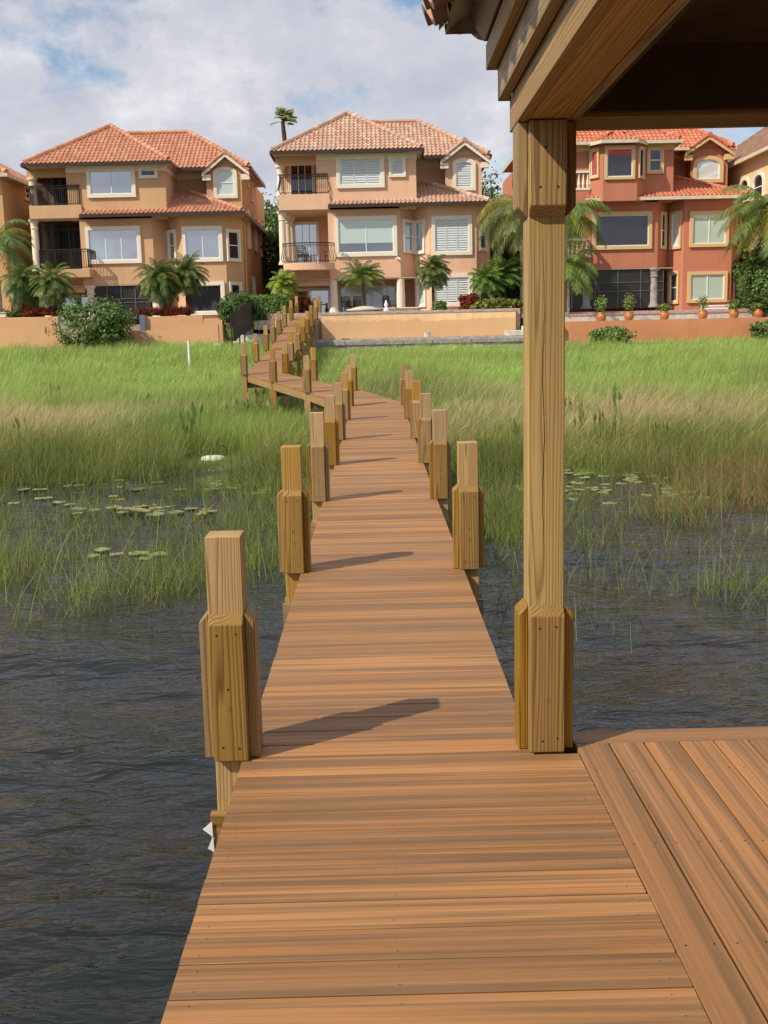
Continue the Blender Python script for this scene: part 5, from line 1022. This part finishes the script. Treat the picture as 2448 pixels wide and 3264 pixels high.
c = mid+(dark-mid)*(np.clip(1.6*sn(x, y, 1.2, 7.1)-.35, 0, 1.1))[:, None]; c = c+(brt-c)*(far*(.55+.45*nn1))[:, None]; pt_ = np.clip(np.clip(1.25-np.abs(y-28.0-3.5*(sn(x, y, .7, 1.1)-.5)*2)/6., 0, 1)*(.10+1.5*(sn(x, y, .38, 3.3)-.42))+.10+.25*np.exp(-((x+8)/4)**2-((y-25.5)/4)**2), 0, .92)
ist = rng.uniform(size=n) < pt_; c[ist] = tn*rng.uniform(.6, 1.1, (ist.sum(), 1)); lowm = (y < 24.5) & (rng.uniform(size=n) < .55); c[lowm] = olive*rng.uniform(.6, 1.2, (lowm.sum(), 1)); c *= rng.uniform(.65, 1.3, (n, 1)); c = np.clip(c, .01, .8)
Hh[ist] *= 1.15; stalk = rng.uniform(size=n) < .012; Hh[stalk] *= 1.5; c[stalk] = np.array([.50, .40, .20])*rng.uniform(.5, 1.1, (stalk.sum(), 1))
lean = np.clip(.30+.35*nn2+rng.normal(0, .26, n)+.25*ist, .02, 1.15); az = rng.normal(-.1, 1.0, n)+1.4*(sn(x, y, .6, 9.)-.5)
blades('marsh_grass', np.c_[x, y, z-.03], Hh, (.0075+.00024*(y-20))*rng.uniform(.6, 1.5, n), lean, az, c, label='tall wind-combed marsh grass, bright green by the walls and tan towards the water')
# reeds standing in the water, sparse and clumped
n = 620000; y = 7.2+15.6*rng.uniform(0, 1, n)**.6; x = rng.uniform(-1, 1, n)*(y*.44+3.5)+.2
dn = sn(x, y, .8, 2.7)*.6+sn(x, y, 2.6, .4)*.4
def g2(cx, cy_, rx, ry): return np.exp(-((x-cx)/rx)**2-((y-cy_)/ry)**2)
D = np.clip((y-9.0)/11, 0, 1)**1.6*.85+.07*np.clip((y-9.5)/3, 0, 1) + .22*g2(-4.1, 10.8, 1.3, 1.5)+.30*g2(-2.6, 13, 1.8, 2.2)+.35*g2(3.9, 12.6, 1.6, 2.)+.28*g2(2.2, 11.4, 1.2, 1.4)+.75*g2(6.3, 16.5, 2., 3.)+.25*g2(1.9, 14.5, .5, 1.2)+.3*g2(-5.5, 15, 1.5, 2)
D *= np.clip((dn-.28)*2.4, 0, 1.2); D[(np.abs(x) < 1.0)] *= .15; D[np.abs(x) < .72] = 0; pads = g2(-4.2, 16.6, 2.6, 1.5)+g2(3.0, 18., 2., 1.9)+g2(6, 19.4, 2.6, 1.4); D *= 1-.66*np.clip(pads, 0, 1); D[(abs(x-FLOAT[0]-.1) < .7) & (y > 19.5)] *= .12; D *= np.clip(1.5*(sn(x, y, 1.9, 6.2)-.15), .12, 1.1)
k = rng.uniform(size=n) < D; x, y = x[k], y[k]; n = len(x); red = np.clip(np.exp(-((x-6.)/2.6)**2-((y-16.5)/3.5)**2)*1.2, 0, 1); Hh = (.14+.62*rng.uniform(0, 1, n)**1.6)*(1+.35*(y > 17))*(.7+.6*sn(x, y, 1.4, 8.))
c = np.array([.19, .25, .055])*rng.uniform(.4, 1.5, (n, 1)); bq = rng.uniform(size=n) < .16; c[bq] = np.array([.24, .34, .08])*rng.uniform(.8, 1.3, (bq.sum(), 1)); r2 = rng.uniform(size=n) < red*.7; c[r2] = np.array([.36, .24, .10])*rng.uniform(.6, 1.3, (r2.sum(), 1)); r3 = (rng.uniform(size=n) < .16); c[r3] = np.array([.32, .29, .13])*rng.uniform(.6, 1.2, (r3.sum(), 1)); c[(y > 18)] *= .8
br = (x < -3) & (y < 12.5); c[br] *= 1.2; Hh[br] *= 1.15
blades('reeds', np.c_[x, y, np.full(n, -.06)], Hh, .0046*rng.uniform(.6, 1.6, n)*(1+.035*(y-8)), np.clip(rng.normal(.5, .38, n), 0, 1.25), rng.uniform(0, 6.28, n), np.clip(c, .01, .8), curve=1.25, label='sparse thin reeds standing in the shallow water')
# lily pads
pads_ = []
def pads(cx, cy_, rx, ry, n, s0, s1):
    for i in range(n):
        for _ in range(40):
            px, py = random.gauss(cx, rx), random.gauss(cy_, ry); r = random.uniform(s0, s1)
            if abs(px) > 1. and all((px-a)**2+(py-b_)**2 > ((r+q)*.86)**2 for a, b_, q in pads_): pads_.append((px, py, r)); break
v = lambda a, b_: atZ(*DP(a, b_), 0)[:2]
for (a, b_, rx, ry, n_) in ((110, 1052, .45, .30, 7), (150, 1085, .6, .22, 8), (275, 1050, .5, .25, 5), (320, 1096, .6, .14, 9), (370, 1108, .35, .15, 5), (270, 1105, .3, .15, 3), (600, 1050, .35, .2, 5), (520, 1052, .4, .2, 4), (610, 1068, .2, .12, 2), (265, 1197, .2, .15, 3),
                            (1290, 1052, .6, .28, 7), (1300, 1080, .35, .35, 9), (1340, 1035, .7, .5, 8), (1430, 1045, .8, .3, 9), (1540, 1030, .9, .6, 9), (1370, 1000, 1.0, .6, 8), (1240, 1060, .3, .4, 4), (1620, 1055, .5, .3, 4), (1400, 1075, .3, .2, 3), (1240, 1020, .4, .5, 4)):
    cxp, cyp = v(a, b_); pads(float(cxp), float(cyp), rx*1.35, ry*1.3, n_+3, .08, .155)
for i, (px, py, r) in enumerate(pads_):
    m = MB(); n_ = 16; col = rc(random.choice([(.22, .29, .09), (.25, .30, .11), (.17, .25, .07), (.30, .26, .11)]), .15); a0 = random.uniform(0, 6.28)
    pts = [(0, 0, .004)]+[(r*math.cos(a0+.12+(6.04)*q/n_)*random.uniform(.96, 1.03), r*math.sin(a0+.12+6.04*q/n_), .006+.006*math.sin(q*1.3)) for q in range(n_+1)]; nb = m.add(pts)
    for q in range(1, n_+1): m.face((nb, nb+q, nb+q+1), col)
    nb = m.add([(a, b_, c-.006) for a, b_, c in pts[1:]])
    for q in range(n_): m.face((nb-n_-1+q, nb+q, nb+q+1, nb-n_+q), col)
    o = m.build('lily_pad', 'pad_leaf', loc=(px, py, .016)); tag(o, 'round green lily pad floating flat on the dark water among the reeds', 'lily pad', 'lily pads on the lake')
# arrowhead and pickerel plants with upright dark leaves
ARR = [(420, 955, 1.2, 'arrowhead plant with tall spear leaves behind the pale float', 0), (405, 962, .9, 'smaller arrowhead plant left of the tall one behind the float', 0), (560, 870, .9, 'arrowhead plant with broad dark leaves under the diagonal boardwalk', 0), (545, 905, 1., 'dense spear-leaved clump left of the boardwalk posts', 1), (575, 912, .9, 'sparse spear-leaved clump beside the second left post', 1),
       (495, 905, .8, 'low spear-leaved clump in the grass above the float', 1), (1330, 900, 1.1, 'dark broad-leaved plant standing highest in the tan grass right of the pole', 0), (1265, 940, 1., 'spear-leaved clump with yellow tips just right of the pole', 1), (1325, 948, 1., 'spear-leaved clump with browning leaves between the pole and the reeds', 1), (1230, 900, .9, 'spear-leaved clump in the tan grass touching the pole', 1), (1430, 960, .9, 'spear-leaved clump further right among the tan grass', 1), (1110, 950, .8, 'spear-leaved clump left of the pole beside the near right post', 1), (1500, 905, .8, 'lone dark spear-leaved plant in the right grass', 0), (30, 960, .9, 'brown-tipped spear plant at the left edge', 1), (130, 860, .8, 'dry brown seed-headed stalk clump in the left grass', 1), (315, 880, .7, 'small dark plant in the left green grass', 0)]
for a, b_, k, lab, kind in ARR:
    Yg = 22.5
    for _ in range(20): q = atY(*DP(a, b_), Yg); Yg += (float(q[2])-.25-gzf(q[0], Yg))*6; Yg = min(max(Yg, 19), 45)
    q = atY(*DP(a, b_), Yg); zg_ = gzf(q[0], Yg)
    k *= .85; r = empty('arrowhead_plant' if kind == 0 else 'pickerel_plant', (float(q[0]), Yg, max(zg_, -.05)), lab, 'marsh plant', 'broad-leaved marsh plants'); m = MB(); ms = MB()
    for i in range(7 if kind == 0 else 12):
        az = random.uniform(0, 6.28); sp0 = .12 if kind == 0 else .35; bx_, by_ = random.gauss(0, sp0*.6), random.gauss(0, sp0*.4); H = k*random.uniform(.55, .95); tl = random.uniform(.05, .3); tip = Vector((bx_+math.cos(az)*tl*H, by_+math.sin(az)*tl*H, H)); ms.tube([(bx_, by_, -.1), tip*1], .007, 4, (.10, .16, .04))
        d = (tip-Vector((bx_, by_, 0))).normalized(); s_ = Vector((math.cos(az+1.5), math.sin(az+1.5), 0)); L = .26*k; wd = (.055 if kind == 0 else .035)
        c = rc((.15, .23, .06) if kind == 0 else random.choice([(.15, .21, .055), (.34, .27, .09), (.18, .22, .06)]), .25); m.poly([tip-s_*wd*.4, tip+d*L*.3-s_*wd, tip+d*L, tip+d*L*.3+s_*wd, tip+s_*wd*.4], c)
    ms.build('stem', 'leaf', r); m.build('leaves', 'leaf', r)
